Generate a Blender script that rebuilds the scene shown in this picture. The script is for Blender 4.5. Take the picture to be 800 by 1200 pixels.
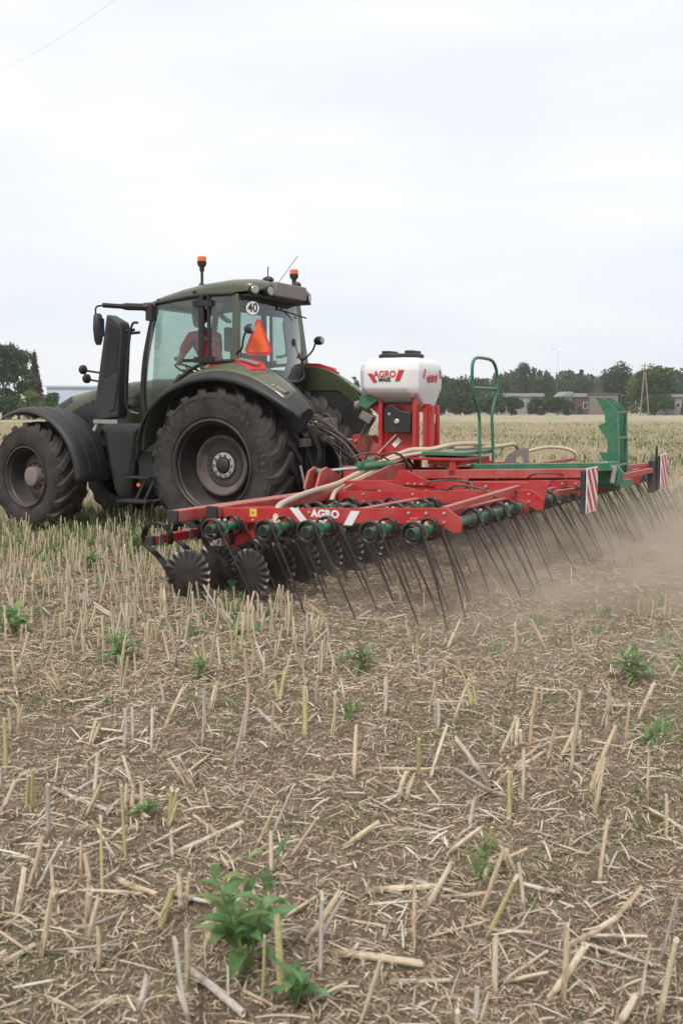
import bpy, bmesh, math, random
import numpy as np
from mathutils import Vector, Matrix, Euler
R=math.radians; PI=math.pi
random.seed(7); rng=np.random.default_rng(7)
S=bpy.context.scene
for o in list(bpy.data.objects): bpy.data.objects.remove(o)
COL=S.collection
# ------------------------------------------------------------------ camera
CAM_H=1.63; FPX=1250.0; PITCH=math.atan(122/FPX)
cd=bpy.data.cameras.new('camera'); cam=bpy.data.objects.new('camera',cd); COL.objects.link(cam); S.camera=cam
cd.sensor_fit='VERTICAL'; cd.sensor_height=36.0; cd.lens=36.0*FPX/1200.0
cd.clip_start=0.1; cd.clip_end=6000
cam.location=(0,0,CAM_H); cam.rotation_euler=(PI/2-PITCH,0,0)
cd.dof.use_dof=True; cd.dof.focus_distance=10.5; cd.dof.aperture_fstop=5.0
# ------------------------------------------------------------------ sky and sun
SUN_EL=R(52); SUN_AZ=R(200)      # high, behind the camera, veiled by cloud
w=bpy.data.worlds.new('World'); S.world=w; w.use_nodes=True
nt=w.node_tree; nt.nodes.clear(); N=nt.nodes.new; Lk=nt.links.new
out=N('ShaderNodeOutputWorld'); bg=N('ShaderNodeBackground'); Lk(bg.outputs[0],out.inputs[0]); bg.inputs[1].default_value=0.1
sky=N('ShaderNodeTexSky'); sky.sky_type='NISHITA'; sky.sun_disc=False; sky.sun_elevation=SUN_EL; sky.sun_rotation=SUN_AZ; sky.air_density=1.2; sky.dust_density=3
tc=N('ShaderNodeTexCoord'); mp=N('ShaderNodeMapping'); mp.inputs['Scale'].default_value=(1.2,1.2,5.5); mp.inputs['Location'].default_value=(0.3,1.7,0.35)
Lk(tc.outputs['Generated'],mp.inputs[0])
n1=N('ShaderNodeTexNoise'); n1.inputs['Scale'].default_value=1.6; n1.inputs['Detail'].default_value=6; n1.inputs['Roughness'].default_value=0.5; n1.inputs['Distortion'].default_value=0.3
Lk(mp.outputs[0],n1.inputs['Vector'])
cr=N('ShaderNodeValToRGB'); cr.color_ramp.elements[0].position=0.44; cr.color_ramp.elements[0].color=(6.6,7.0,7.65,1); cr.color_ramp.elements[1].position=0.67; cr.color_ramp.elements[1].color=(7.9,7.9,7.95,1)
Lk(n1.outputs['Fac'],cr.inputs[0])
mx=N('ShaderNodeMix'); mx.data_type='RGBA'; mx.inputs[0].default_value=0.93
Lk(sky.outputs[0],mx.inputs[6]); Lk(cr.outputs[0],mx.inputs[7]); Lk(mx.outputs[2],bg.inputs[0])
sd=bpy.data.lights.new('sun','SUN'); sd.energy=1.6; sd.angle=R(11); sd.color=(1,0.96,0.9)
sun=bpy.data.objects.new('sun',sd); COL.objects.link(sun)
dirv=Vector((math.sin(SUN_AZ)*math.cos(SUN_EL), math.cos(SUN_AZ)*math.cos(SUN_EL), math.sin(SUN_EL)))
sun.rotation_euler=(-dirv).to_track_quat('-Z','Y').to_euler(); sun.location=(0,0,30)
S.view_settings.view_transform='Standard'; S.view_settings.look='None'; S.view_settings.gamma=1; S.view_settings.exposure=0.44
S.render.engine='CYCLES'
S.cycles.max_bounces=8; S.cycles.transparent_max_bounces=16; S.cycles.volume_bounces=1; S.cycles.volume_max_steps=128

# ------------------------------------------------------------------ helpers
def ground_ray(u,v,z=0.0):
    cx=(u-400)/FPX; cy=(600-v)/FPX
    r=(cx, math.cos(PITCH)+cy*math.sin(PITCH), -math.sin(PITCH)+cy*math.cos(PITCH))
    t=(z-CAM_H)/r[2]
    return Vector((r[0]*t, r[1]*t, z))
def scale_at(p):      # pixels per metre at a world point
    return FPX/(p[1]*math.cos(PITCH)-(p[2]-CAM_H)*math.sin(PITCH))
_rng0=np.random.default_rng(99); _lat=_rng0.random((256,256))
def vnoise(x,y):
    x=np.asarray(x,float); y=np.asarray(y,float)
    xi=np.floor(x).astype(int); yi=np.floor(y).astype(int); fx=x-xi; fy=y-yi
    fx=fx*fx*(3-2*fx); fy=fy*fy*(3-2*fy)
    a=_lat[xi%256,yi%256]; b=_lat[(xi+1)%256,yi%256]; c=_lat[xi%256,(yi+1)%256]; d=_lat[(xi+1)%256,(yi+1)%256]
    return (a*(1-fx)+b*fx)*(1-fy)+(c*(1-fx)+d*fx)*fy-0.5
def hgt(x,y):
    x=np.asarray(x,float); y=np.asarray(y,float)
    near=np.clip((45-np.hypot(x,y))/30,0,1)
    h=0.05*vnoise(x*1.3,y*1.3)+0.035*vnoise(x*3.7+9,y*3.7)+0.045*np.abs(vnoise(x*8+3,y*8+5))+0.022*vnoise(x*19,y*19+7)
    return (h-0.01)*near
def hz(x,y): return float(hgt(x,y))

class MB:
    def __init__(s): s.v=[]; s.f=[]; s.m=[]; s.mi=0
    def add(s,vs,fs):
        b=len(s.v); s.v+= [tuple(p) for p in vs]; s.f+=[tuple(i+b for i in f) for f in fs]; s.m+=[s.mi]*len(fs); return s
    def box(s,c,sz,rot=None):
        hx,hy,hz_=sz[0]/2,sz[1]/2,sz[2]/2
        M=(rot if rot is not None else Matrix.Identity(3)); c=Vector(c)
        vs=[c+M@Vector((x*hx,y*hy,z*hz_)) for x in(-1,1) for y in(-1,1) for z in(-1,1)]
        return s.add(vs,[(0,1,3,2),(4,6,7,5),(0,4,5,1),(2,3,7,6),(0,2,6,4),(1,5,7,3)])
    def b2(s,p0,p1): # box from corners
        return s.box([(a+b)/2 for a,b in zip(p0,p1)],[abs(a-b) for a,b in zip(p0,p1)])
    def beam(s,p0,p1,w,h,up=(0,0,1)):
        p0=Vector(p0);p1=Vector(p1);d=(p1-p0);l=d.length;d.normalize();u=Vector(up);sd_=d.cross(u)
        if sd_.length<1e-4: sd_=d.cross(Vector((1,0,0)))
        sd_.normalize();u=sd_.cross(d)
        M=Matrix((d,sd_,u)).transposed()
        return s.box((p0+p1)/2,(l,w,h),M)
    def tube(s,pts,r,n=8,caps=True,closed=False):
        pts=[Vector(p) for p in pts]; k=len(pts)
        rs=r if isinstance(r,(list,tuple)) else [r]*k
        T=[]
        for i in range(k):
            a=pts[(i-1)%k] if (closed or i>0) else pts[i]; b=pts[(i+1)%k] if (closed or i<k-1) else pts[i]
            t=(b-a); t=t.normalized() if t.length>1e-9 else Vector((0,0,1)); T.append(t)
        ref=Vector((0,0,1)) if abs(T[0].z)<0.9 else Vector((1,0,0))
        nrm=(ref-T[0]*ref.dot(T[0])).normalized(); vs=[]
        for i in range(k):
            nrm=(nrm-T[i]*nrm.dot(T[i])); nrm=nrm.normalized() if nrm.length>1e-9 else T[i].orthogonal().normalized()
            bn=T[i].cross(nrm)
            for j in range(n):
                a=2*PI*j/n; vs.append(pts[i]+(nrm*math.cos(a)+bn*math.sin(a))*rs[i])
        fs=[]
        for i in range(k if closed else k-1):
            i2=(i+1)%k
            for j in range(n):
                j2=(j+1)%n; fs.append((i*n+j,i*n+j2,i2*n+j2,i2*n+j))
        if caps and not closed: fs.append(tuple(range(n-1,-1,-1))); fs.append(tuple((k-1)*n+j for j in range(n)))
        return s.add(vs,fs)
    def cyl(s,p0,p1,r,n=16,r1=None): return s.tube([p0,p1],[r,r if r1 is None else r1],n)
    def lathe(s,prof,c=(0,0,0),axis='y',n=48,closed=False):
        # prof: (radius, axial)
        vs=[];k=len(prof)
        for i in range(n):
            a=2*PI*i/n; ca,sa=math.cos(a),math.sin(a)
            for r,t in prof:
                if axis=='y': p=(r*ca,t,r*sa)
                elif axis=='x': p=(t,r*ca,r*sa)
                else: p=(r*ca,r*sa,t)
                vs.append((p[0]+c[0],p[1]+c[1],p[2]+c[2]))
        fs=[]
        for i in range(n):
            i2=(i+1)%n
            for j in range(k-1 if not closed else k):
                j2=(j+1)%k; fs.append((i*k+j,i*k+j2,i2*k+j2,i2*k+j))
        return s.add(vs,fs)
    def prism(s,poly,a0,a1,plane='xz'):
        n=len(poly)
        def P(p,t):
            return (p[0],t,p[1]) if plane=='xz' else ((t,p[0],p[1]) if plane=='yz' else (p[0],p[1],t))
        vs=[P(p,a0) for p in poly]+[P(p,a1) for p in poly]
        fs=[tuple(range(n)),tuple(range(2*n-1,n-1,-1))]+[(i,n+i,n+(i+1)%n,(i+1)%n) for i in range(n)]
        return s.add(vs,fs)
    def loft(s,secs,caps=False,closed=False):
        k=len(secs);n=len(secs[0]);vs=[p for q in secs for p in q];fs=[]
        for i in range(k-1):
            for j in range(n if closed else n-1):
                j2=(j+1)%n; fs.append((i*n+j,i*n+j2,(i+1)*n+j2,(i+1)*n+j))
        if caps: fs.append(tuple(range(n-1,-1,-1))); fs.append(tuple((k-1)*n+j for j in range(n)))
        return s.add(vs,fs)
    def ball(s,c,r,n=12,m=8,sc=(1,1,1)):
        vs=[];fs=[]
        for i in range(m+1):
            t=PI*i/m
            for j in range(n):
                a=2*PI*j/n; vs.append((c[0]+r*sc[0]*math.sin(t)*math.cos(a),c[1]+r*sc[1]*math.sin(t)*math.sin(a),c[2]+r*sc[2]*math.cos(t)))
        for i in range(m):
            for j in range(n): fs.append((i*n+j,(i+1)*n+j,(i+1)*n+(j+1)%n,i*n+(j+1)%n))
        return s.add(vs,fs)
    def mesh(s,name,mats,smooth=35,recalc=True,off=None):
        me=bpy.data.meshes.new(name)
        vs=s.v if off is None else [(a[0]-off[0],a[1]-off[1],a[2]-off[2]) for a in s.v]
        me.from_pydata(vs,[],s.f)
        if not isinstance(mats,(list,tuple)): mats=[mats]
        for m_ in mats: me.materials.append(m_)
        me.polygons.foreach_set('material_index',s.m)
        if recalc:
            bm=bmesh.new(); bm.from_mesh(me); bmesh.ops.remove_doubles(bm,verts=bm.verts,dist=1e-5); bmesh.ops.recalc_face_normals(bm,faces=bm.faces); bm.to_mesh(me); bm.free()
        if smooth is not None:
            me.polygons.foreach_set('use_smooth',[True]*len(me.polygons)); me.set_sharp_from_angle(angle=R(smooth))
        me.update(); return me
    def build(s,name,mats,parent=None,smooth=35,bev=0,off=None,label=None,solid=0,loc=None,recalc=True,rot=None):
        me=s.mesh(name,mats,smooth,recalc,off)
        o=bpy.data.objects.new(name,me); COL.objects.link(o)
        if parent is not None: o.parent=parent
        if loc is not None: o.location=loc
        if rot is not None: o.rotation_euler=rot
        if solid:
            md=o.modifiers.new('solid','SOLIDIFY'); md.thickness=solid; md.offset=0
        if bev:
            md=o.modifiers.new('bevel','BEVEL'); md.width=bev; md.segments=2; md.limit_method='ANGLE'; md.angle_limit=R(40)
            md.harden_normals=False
        if label: o['label']=label
        return o
def empty(name,loc,rz=0,label=None,cat=None,group=None):
    o=bpy.data.objects.new(name,None); COL.objects.link(o); o.location=loc; o.rotation_euler=(0,0,rz); o.empty_display_size=0.2
    tag(o,label,cat,group); return o
def tag(o,label=None,cat=None,group=None,kind=None):
    if label: o['label']=label
    if cat: o['category']=cat
    if group: o['group']=group
    if kind: o['kind']=kind
    return o
def bez(pts,n=12):
    # Catmull-Rom through the points
    P=[Vector(p) for p in pts]; P=[P[0]*2-P[1]]+P+[P[-1]*2-P[-2]]; o=[]
    for i in range(1,len(P)-2):
        for k in range(n):
            t=k/n; a,b,c,d=P[i-1],P[i],P[i+1],P[i+2]
            o.append(0.5*((2*b)+(c-a)*t+(2*a-5*b+4*c-d)*t*t+(3*b-3*c+d-a)*t**3))
    o.append(P[-2]); return o
def text_mesh(txt,size,depth=0.002,bold=0.0,shear=0.0,xs=1.0):
    cu=bpy.data.curves.new('txt','FONT'); cu.body=txt; cu.size=size; cu.extrude=depth/2; cu.offset=bold; cu.align_x='CENTER'; cu.align_y='CENTER'; cu.shear=shear; cu.resolution_u=3
    o=bpy.data.objects.new('txt',cu); COL.objects.link(o); dg=bpy.context.evaluated_depsgraph_get(); dg.update()
    me=bpy.data.meshes.new_from_object(o.evaluated_get(dg)); vs=[(v.co.x*xs,v.co.y,v.co.z) for v in me.vertices]; fs=[tuple(p.vertices) for p in me.polygons]
    bpy.data.objects.remove(o); bpy.data.curves.remove(cu); bpy.data.meshes.remove(me)
    return vs,fs
def put_text(mb,txt,size,origin,ex,ey,depth=0.004,bold=0.0,xs=1.0,shear=0.0):
    vs,fs=text_mesh(txt,size,depth,bold,shear,xs); ex=Vector(ex).normalized(); ey=Vector(ey).normalized(); ez=ex.cross(ey); o=Vector(origin)
    mb.add([o+ex*a+ey*b+ez*c for a,b,c in vs],fs)

# ------------------------------------------------------------------ materials
MATS={}
def new_mat(name):
    m=bpy.data.materials.new(name); m.use_nodes=True; MATS[name]=m
    nt=m.node_tree; b=nt.nodes['Principled BSDF']; return m,nt,b
def rgb(c): return (c[0],c[1],c[2],1)
def paint(name,col,rough=0.4,dust=0.3,dustcol=(0.30,0.23,0.17),metal=0.0,scale=6,bump=0.0,up=0.35,spec=0.5,coat=0.0):
    """a surface colour with settled field dust: patchy, more of it on faces that look up"""
    m,nt,b=new_mat(name); N=nt.nodes.new; L=nt.links.new
    b.inputs['Metallic'].default_value=metal; b.inputs['Specular IOR Level'].default_value=spec; b.inputs['Coat Weight'].default_value=coat
    geo=N('ShaderNodeNewGeometry'); tc=N('ShaderNodeTexCoord')
    n=N('ShaderNodeTexNoise'); n.inputs['Scale'].default_value=scale; n.inputs['Detail'].default_value=7; n.inputs['Roughness'].default_value=0.65
    L(tc.outputs['Object'],n.inputs['Vector'])
    n2=N('ShaderNodeTexNoise'); n2.inputs['Scale'].default_value=scale*9; n2.inputs['Detail'].default_value=4; L(tc.outputs['Object'],n2.inputs['Vector'])
    sp=N('ShaderNodeSeparateXYZ'); L(geo.outputs['Normal'],sp.inputs[0])
    mr=N('ShaderNodeMapRange'); mr.inputs[1].default_value=0.2; mr.inputs[2].default_value=1; mr.inputs[3].default_value=0; mr.inputs[4].default_value=up; L(sp.outputs['Z'],mr.inputs[0])
    m1=N('ShaderNodeMapRange'); m1.inputs[1].default_value=0.35; m1.inputs[2].default_value=0.72; m1.inputs[3].default_value=0; m1.inputs[4].default_value=dust*1.5; L(n.outputs['Fac'],m1.inputs[0])
    m2=N('ShaderNodeMapRange'); m2.inputs[1].default_value=0.4; m2.inputs[2].default_value=0.75; m2.inputs[3].default_value=0; m2.inputs[4].default_value=dust*0.5; L(n2.outputs['Fac'],m2.inputs[0])
    a=N('ShaderNodeMath'); a.operation='ADD'; L(mr.outputs[0],a.inputs[0]); L(m1.outputs[0],a.inputs[1])
    a2=N('ShaderNodeMath'); a2.operation='ADD'; a2.use_clamp=True; L(a.outputs[0],a2.inputs[0]); L(m2.outputs[0],a2.inputs[1])
    mx=N('ShaderNodeMix'); mx.data_type='RGBA'; mx.inputs[6].default_value=rgb(col); mx.inputs[7].default_value=rgb(dustcol); L(a2.outputs[0],mx.inputs[0]); L(mx.outputs[2],b.inputs['Base Color'])
    r=N('ShaderNodeMapRange'); r.inputs[3].default_value=rough; r.inputs[4].default_value=0.9; L(a2.outputs[0],r.inputs[0]); L(r.outputs[0],b.inputs['Roughness'])
    if bump:
        bp=N('ShaderNodeBump'); bp.inputs['Strength'].default_value=bump; bp.inputs['Distance'].default_value=0.01; L(n2.outputs['Fac'],bp.inputs['Height']); L(bp.outputs[0],b.inputs['Normal'])
    return m
def island_mat(name,cols,rough=0.8,trans=0.0,noise=0.25,scale=30,spec=0.2):
    """colour differs from piece to piece (leaf, straw) and a little along each piece"""
    m,nt,b=new_mat(name); N=nt.nodes.new; L=nt.links.new
    geo=N('ShaderNodeNewGeometry'); oi=N('ShaderNodeObjectInfo'); ad=N('ShaderNodeMath'); ad.operation='ADD'; L(geo.outputs['Random Per Island'],ad.inputs[0]); L(oi.outputs['Random'],ad.inputs[1])
    fr=N('ShaderNodeMath'); fr.operation='FRACT'; L(ad.outputs[0],fr.inputs[0])
    cr=N('ShaderNodeValToRGB'); el=cr.color_ramp.elements
    while len(el)<len(cols): el.new(0.5)
    for i,c in enumerate(cols): el[i].position=i/(len(cols)-1); el[i].color=rgb(c)
    L(fr.outputs[0],cr.inputs[0])
    tc=N('ShaderNodeTexCoord'); n=N('ShaderNodeTexNoise'); n.inputs['Scale'].default_value=scale; n.inputs['Detail'].default_value=4; L(tc.outputs['Object'],n.inputs['Vector'])
    mr=N('ShaderNodeMapRange'); mr.inputs[1].default_value=0.3; mr.inputs[2].default_value=0.7; mr.inputs[3].default_value=1-noise; mr.inputs[4].default_value=1+noise; L(n.outputs['Fac'],mr.inputs[0])
    hs=N('ShaderNodeHueSaturation'); L(cr.outputs[0],hs.inputs['Color']); L(mr.outputs[0],hs.inputs['Value']); L(hs.outputs[0],b.inputs['Base Color'])
    b.inputs['Roughness'].default_value=rough; b.inputs['Specular IOR Level'].default_value=spec
    if trans:
        tr=N('ShaderNodeBsdfTranslucent'); L(hs.outputs[0],tr.inputs[0]); ms=N('ShaderNodeMixShader'); ms.inputs[0].default_value=trans
        o=nt.nodes['Material Output']; L(b.outputs[0],ms.inputs[1]); L(tr.outputs[0],ms.inputs[2]); L(ms.outputs[0],o.inputs[0])
    return m
RED=paint('red paint',(0.46,0.010,0.014),0.34,0.20,(0.40,0.19,0.15),scale=3,up=0.16,coat=0.2,bump=0.05)
REDD=paint('dusty red paint',(0.44,0.022,0.022),0.5,0.34,(0.40,0.24,0.19),scale=4,up=0.36,bump=0.08)
GREEN=paint('green paint',(0.0,0.15,0.07),0.35,0.2,(0.32,0.29,0.2),scale=5,up=0.25,coat=0.1)
OLIVE=paint('olive metallic paint',(0.060,0.078,0.032),0.25,0.15,(0.22,0.195,0.14),metal=0.3,scale=1.1,up=0.45,coat=0.6)
BLACKP=paint('black plastic',(0.018,0.018,0.019),0.45,0.13,(0.12,0.105,0.09),scale=4,up=0.16,bump=0.05)
BLACKM=paint('black metal',(0.012,0.012,0.013),0.3,0.1,(0.2,0.17,0.13),scale=8,up=0.12,metal=0.3)
DARKIN=paint('dark underside',(0.012,0.012,0.012),0.8,0.15,(0.07,0.06,0.05),scale=5,up=0.1)
RUBBER=paint('tyre rubber',(0.022,0.021,0.021),0.8,0.32,(0.135,0.115,0.10),scale=3.5,bump=0.25,up=0.15,spec=0.25)
RUBSIDE=paint('raised tyre lettering',(0.055,0.038,0.03),0.9,0.2,(0.16,0.12,0.09),scale=6,up=0.1)
RIMD=paint('dirty dark rim',(0.055,0.048,0.043),0.5,0.55,(0.17,0.13,0.105),scale=3,bump=0.1,up=0.2)
RIMB=paint('black rim barrel',(0.018,0.017,0.017),0.35,0.22,(0.13,0.105,0.085),scale=3,up=0.35)
STEEL=paint('worn steel',(0.45,0.44,0.42),0.35,0.25,(0.35,0.3,0.25),metal=0.8,scale=9,up=0.1)
HUBG=paint('pale grey hub paint',(0.42,0.43,0.42),0.5,0.3,(0.25,0.2,0.16),scale=12)
BOLT=paint('zinc bolt',(0.62,0.6,0.56),0.3,0.2,(0.4,0.34,0.28),metal=0.6,scale=14)
HOSE=paint('black hydraulic hose',(0.03,0.027,0.024),0.5,0.4,(0.2,0.16,0.12),scale=10)
CREAM=paint('cream seed hose',(0.60,0.50,0.36),0.55,0.35,(0.42,0.30,0.22),scale=5,up=0.1)
WHITE=paint('white tank plastic',(0.80,0.80,0.79),0.38,0.10,(0.62,0.50,0.41),scale=2.2,up=0.1)
LOGOR=paint('red sticker',(0.55,0.02,0.02),0.4,0.1,(0.6,0.3,0.25),up=0.0)
LOGOW=paint('white sticker',(0.8,0.8,0.8),0.4,0.12,(0.6,0.5,0.45),up=0.0)
LOGOK=paint('black sticker print',(0.02,0.02,0.02),0.5,0.1,up=0.0)
CHROME=paint('chrome rod',(0.75,0.75,0.75),0.15,0.12,metal=1.0)
ORANGE=paint('orange beacon lens',(0.9,0.17,0.03),0.25,0.05,up=0.05)
ORTRI=paint('orange triangle film',(0.95,0.14,0.02),0.4,0.05,up=0.0)
REDLENS=paint('red lens',(0.6,0.02,0.03),0.15,0.08,up=0.05,coat=0.5)
LENS=paint('clear lamp lens',(0.30,0.31,0.30),0.08,0.1,up=0.05,coat=0.8)
GREYM=paint('grey cast metal',(0.22,0.2,0.19),0.55,0.3,(0.35,0.27,0.22),metal=0.3,scale=7)
SEATM=paint('dark seat fabric',(0.04,0.042,0.045),0.9,0.1)
YEL=paint('yellow cap',(0.8,0.5,0.02),0.5,0.1)
def glass_mat(name,tint,refl=1.0):
    m,nt,b=new_mat(name); N=nt.nodes.new; L=nt.links.new
    tr=N('ShaderNodeBsdfTransparent'); tr.inputs[0].default_value=rgb(tint); gl=N('ShaderNodeBsdfGlossy'); gl.inputs['Roughness'].default_value=0.02; gl.inputs[0].default_value=(.9,.95,.93,1)
    df=N('ShaderNodeBsdfDiffuse'); df.inputs[0].default_value=(.45,.5,.47,1)
    fr=N('ShaderNodeFresnel'); gb=N('ShaderNodeNewGeometry'); ir=N('ShaderNodeMapRange'); ir.inputs[3].default_value=1.5; ir.inputs[4].default_value=1/1.5; L(gb.outputs['Backfacing'],ir.inputs[0]); L(ir.outputs[0],fr.inputs[0])   # the same reflection from either side of the pane
    mm=N('ShaderNodeMath'); mm.operation='MULTIPLY'; mm.inputs[1].default_value=refl; mm.use_clamp=True; L(fr.outputs[0],mm.inputs[0])
    ms=N('ShaderNodeMixShader'); L(mm.outputs[0],ms.inputs[0]); L(tr.outputs[0],ms.inputs[1]); L(gl.outputs[0],ms.inputs[2])
    tc=N('ShaderNodeTexCoord'); n=N('ShaderNodeTexNoise'); n.inputs['Scale'].default_value=3; n.inputs['Detail'].default_value=6; L(tc.outputs['Object'],n.inputs['Vector'])
    mr=N('ShaderNodeMapRange'); mr.inputs[1].default_value=0.3; mr.inputs[2].default_value=0.8; mr.inputs[3].default_value=0.02; mr.inputs[4].default_value=0.2; L(n.outputs['Fac'],mr.inputs[0])
    m2=N('ShaderNodeMixShader'); L(mr.outputs[0],m2.inputs[0]); L(ms.outputs[0],m2.inputs[1]); L(df.outputs[0],m2.inputs[2])
    L(m2.outputs[0],nt.nodes['Material Output'].inputs[0]); return m
GLASS=glass_mat('green tinted cab glass',(0.60,0.74,0.69),1.8)
STRAW=island_mat('dry straw',[(0.47,0.37,0.25),(0.36,0.27,0.19),(0.54,0.45,0.33),(0.43,0.38,0.31),(0.49,0.37,0.22),(0.32,0.24,0.17)],0.75,0,0.28,26)
STRAWG=island_mat('grey weathered straw',[(0.44,0.40,0.34),(0.33,0.29,0.25),(0.50,0.46,0.40)],0.8,0,0.25,26)
STRAWY=island_mat('yellow green stalk',[(0.42,0.37,0.17),(0.48,0.41,0.21),(0.36,0.34,0.15)],0.7,0,0.25,26)
PITH=island_mat('pale stalk pith',[(0.72,0.64,0.5),(0.6,0.52,0.4)],0.9,0,0.2)
LITTER=island_mat('straw litter',[(0.54,0.40,0.265),(0.29,0.205,0.14),(0.65,0.51,0.355),(0.17,0.118,0.082),(0.74,0.62,0.46),(0.44,0.32,0.215),(0.58,0.445,0.305),(0.23,0.162,0.112)],0.9,0.0,0.3,40)
FARSTRAW=island_mat('pale far stubble',[(0.54,0.44,0.30),(0.45,0.35,0.235),(0.60,0.51,0.37),(0.50,0.43,0.32),(0.45,0.41,0.23)],0.8,0,0.15,10)
LEAF=island_mat('weed leaf',[(0.15,0.27,0.10),(0.22,0.36,0.15),(0.10,0.20,0.065),(0.23,0.35,0.15),(0.30,0.36,0.12)],0.65,0.35,0.2,25,0.4)
GRASSM=island_mat('field grass',[(0.13,0.21,0.06),(0.19,0.26,0.09),(0.09,0.16,0.045),(0.27,0.28,0.12)],0.6,0.2,0.2,20)

def stalk_mat(name,cols):
    """cut stalk: lengthwise fibres, brown blotches, soil clinging to the foot"""
    m=island_mat(name,cols,0.7,0,0.12,8); nt=m.node_tree; N=nt.nodes.new; L=nt.links.new; b=nt.nodes['Principled BSDF']
    src=b.inputs['Base Color'].links[0].from_socket
    tc=N('ShaderNodeTexCoord'); mp=N('ShaderNodeMapping'); mp.inputs['Scale'].default_value=(90,90,4); L(tc.outputs['Object'],mp.inputs[0]); n=N('ShaderNodeTexNoise'); n.inputs['Scale'].default_value=1; n.inputs['Detail'].default_value=5; L(mp.outputs[0],n.inputs['Vector'])
    mr=N('ShaderNodeMapRange'); mr.inputs[1].default_value=.3; mr.inputs[2].default_value=.7; mr.inputs[3].default_value=.62; mr.inputs[4].default_value=1.25; L(n.outputs['Fac'],mr.inputs[0])
    hs=N('ShaderNodeHueSaturation'); L(src,hs.inputs['Color']); L(mr.outputs[0],hs.inputs['Value'])
    n2=N('ShaderNodeTexNoise'); n2.inputs['Scale'].default_value=5; n2.inputs['Detail'].default_value=6; oi=N('ShaderNodeObjectInfo'); av=N('ShaderNodeVectorMath'); L(tc.outputs['Object'],av.inputs[0]); L(oi.outputs['Location'],av.inputs[1]); L(av.outputs[0],n2.inputs['Vector'])
    sp=N('ShaderNodeSeparateXYZ'); L(tc.outputs['Object'],sp.inputs[0])
    sb=N('ShaderNodeMath'); sb.operation='SUBTRACT'; L(n2.outputs['Fac'],sb.inputs[0]); 
    k=N('ShaderNodeMath'); k.operation='MULTIPLY'; k.inputs[1].default_value=.55; L(sp.outputs['Z'],k.inputs[0]); L(k.outputs[0],sb.inputs[1])
    f=N('ShaderNodeMapRange'); f.inputs[1].default_value=.30; f.inputs[2].default_value=.52; f.inputs[4].default_value=.75; L(sb.outputs[0],f.inputs[0])
    mx=N('ShaderNodeMix'); mx.data_type='RGBA'; L(f.outputs[0],mx.inputs[0]); L(hs.outputs[0],mx.inputs[6]); mx.inputs[7].default_value=(0.20,0.135,0.09,1); L(mx.outputs[2],b.inputs['Base Color'])
    bp=N('ShaderNodeBump'); bp.inputs['Strength'].default_value=.5; bp.inputs['Distance'].default_value=.004; L(n.outputs['Fac'],bp.inputs['Height']); L(bp.outputs[0],b.inputs['Normal'])
    return m
STALK=stalk_mat('cut stalk skin',[(0.68,0.55,0.38),(0.56,0.43,0.29),(0.74,0.65,0.50),(0.62,0.47,0.30),(0.70,0.60,0.45)])
STALKG=stalk_mat('weathered stalk skin',[(0.60,0.55,0.48),(0.50,0.44,0.38),(0.68,0.62,0.54)])
# ================================================================== GROUND
def axis(dense0,dense1,step,far,g=1.09):
    a=list(np.arange(dense0,dense1,step)); x=dense1; s=step; up=[]
    while x<far: up.append(x); s*=g; x+=s
    up.append(far); x=dense0; s=step; dn=[]
    while True:
        s*=g; x-=s
        if x<-far: break
        dn.append(x)
    dn.append(-far); return np.array(dn[::-1]+a+up)
ax=axis(-7,7,0.04,2500); ay=axis(1.2,19,0.045,2500)
X,Y=np.meshgrid(ax,ay,indexing='ij'); Zg=hgt(X,Y)
nx,ny=X.shape; co=np.stack([X,Y,Zg],-1).reshape(-1,3)
I,J=np.meshgrid(np.arange(nx-1),np.arange(ny-1),indexing='ij'); q=(I*ny+J).ravel()
F_=np.stack([q,q+ny,q+ny+1,q+1],-1)
def np_mesh(name,co,faces,mat,smooth=True):
    me=bpy.data.meshes.new(name); k=faces.shape[1]
    me.vertices.add(len(co)); me.vertices.foreach_set('co',co.astype(np.float32).ravel())
    me.loops.add(faces.size); me.loops.foreach_set('vertex_index',faces.astype(np.int32).ravel())
    me.polygons.add(len(faces)); me.polygons.foreach_set('loop_start',np.arange(0,faces.size,k,dtype=np.int32))
    me.polygons.foreach_set('use_smooth',np.full(len(faces),smooth)); me.materials.append(mat); me.update(calc_edges=True); return me
def np_obj(name,co,faces,mat,smooth=True,**k):
    o=bpy.data.objects.new(name,np_mesh(name,co,faces,mat,smooth)); COL.objects.link(o); return tag(o,**k)
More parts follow.
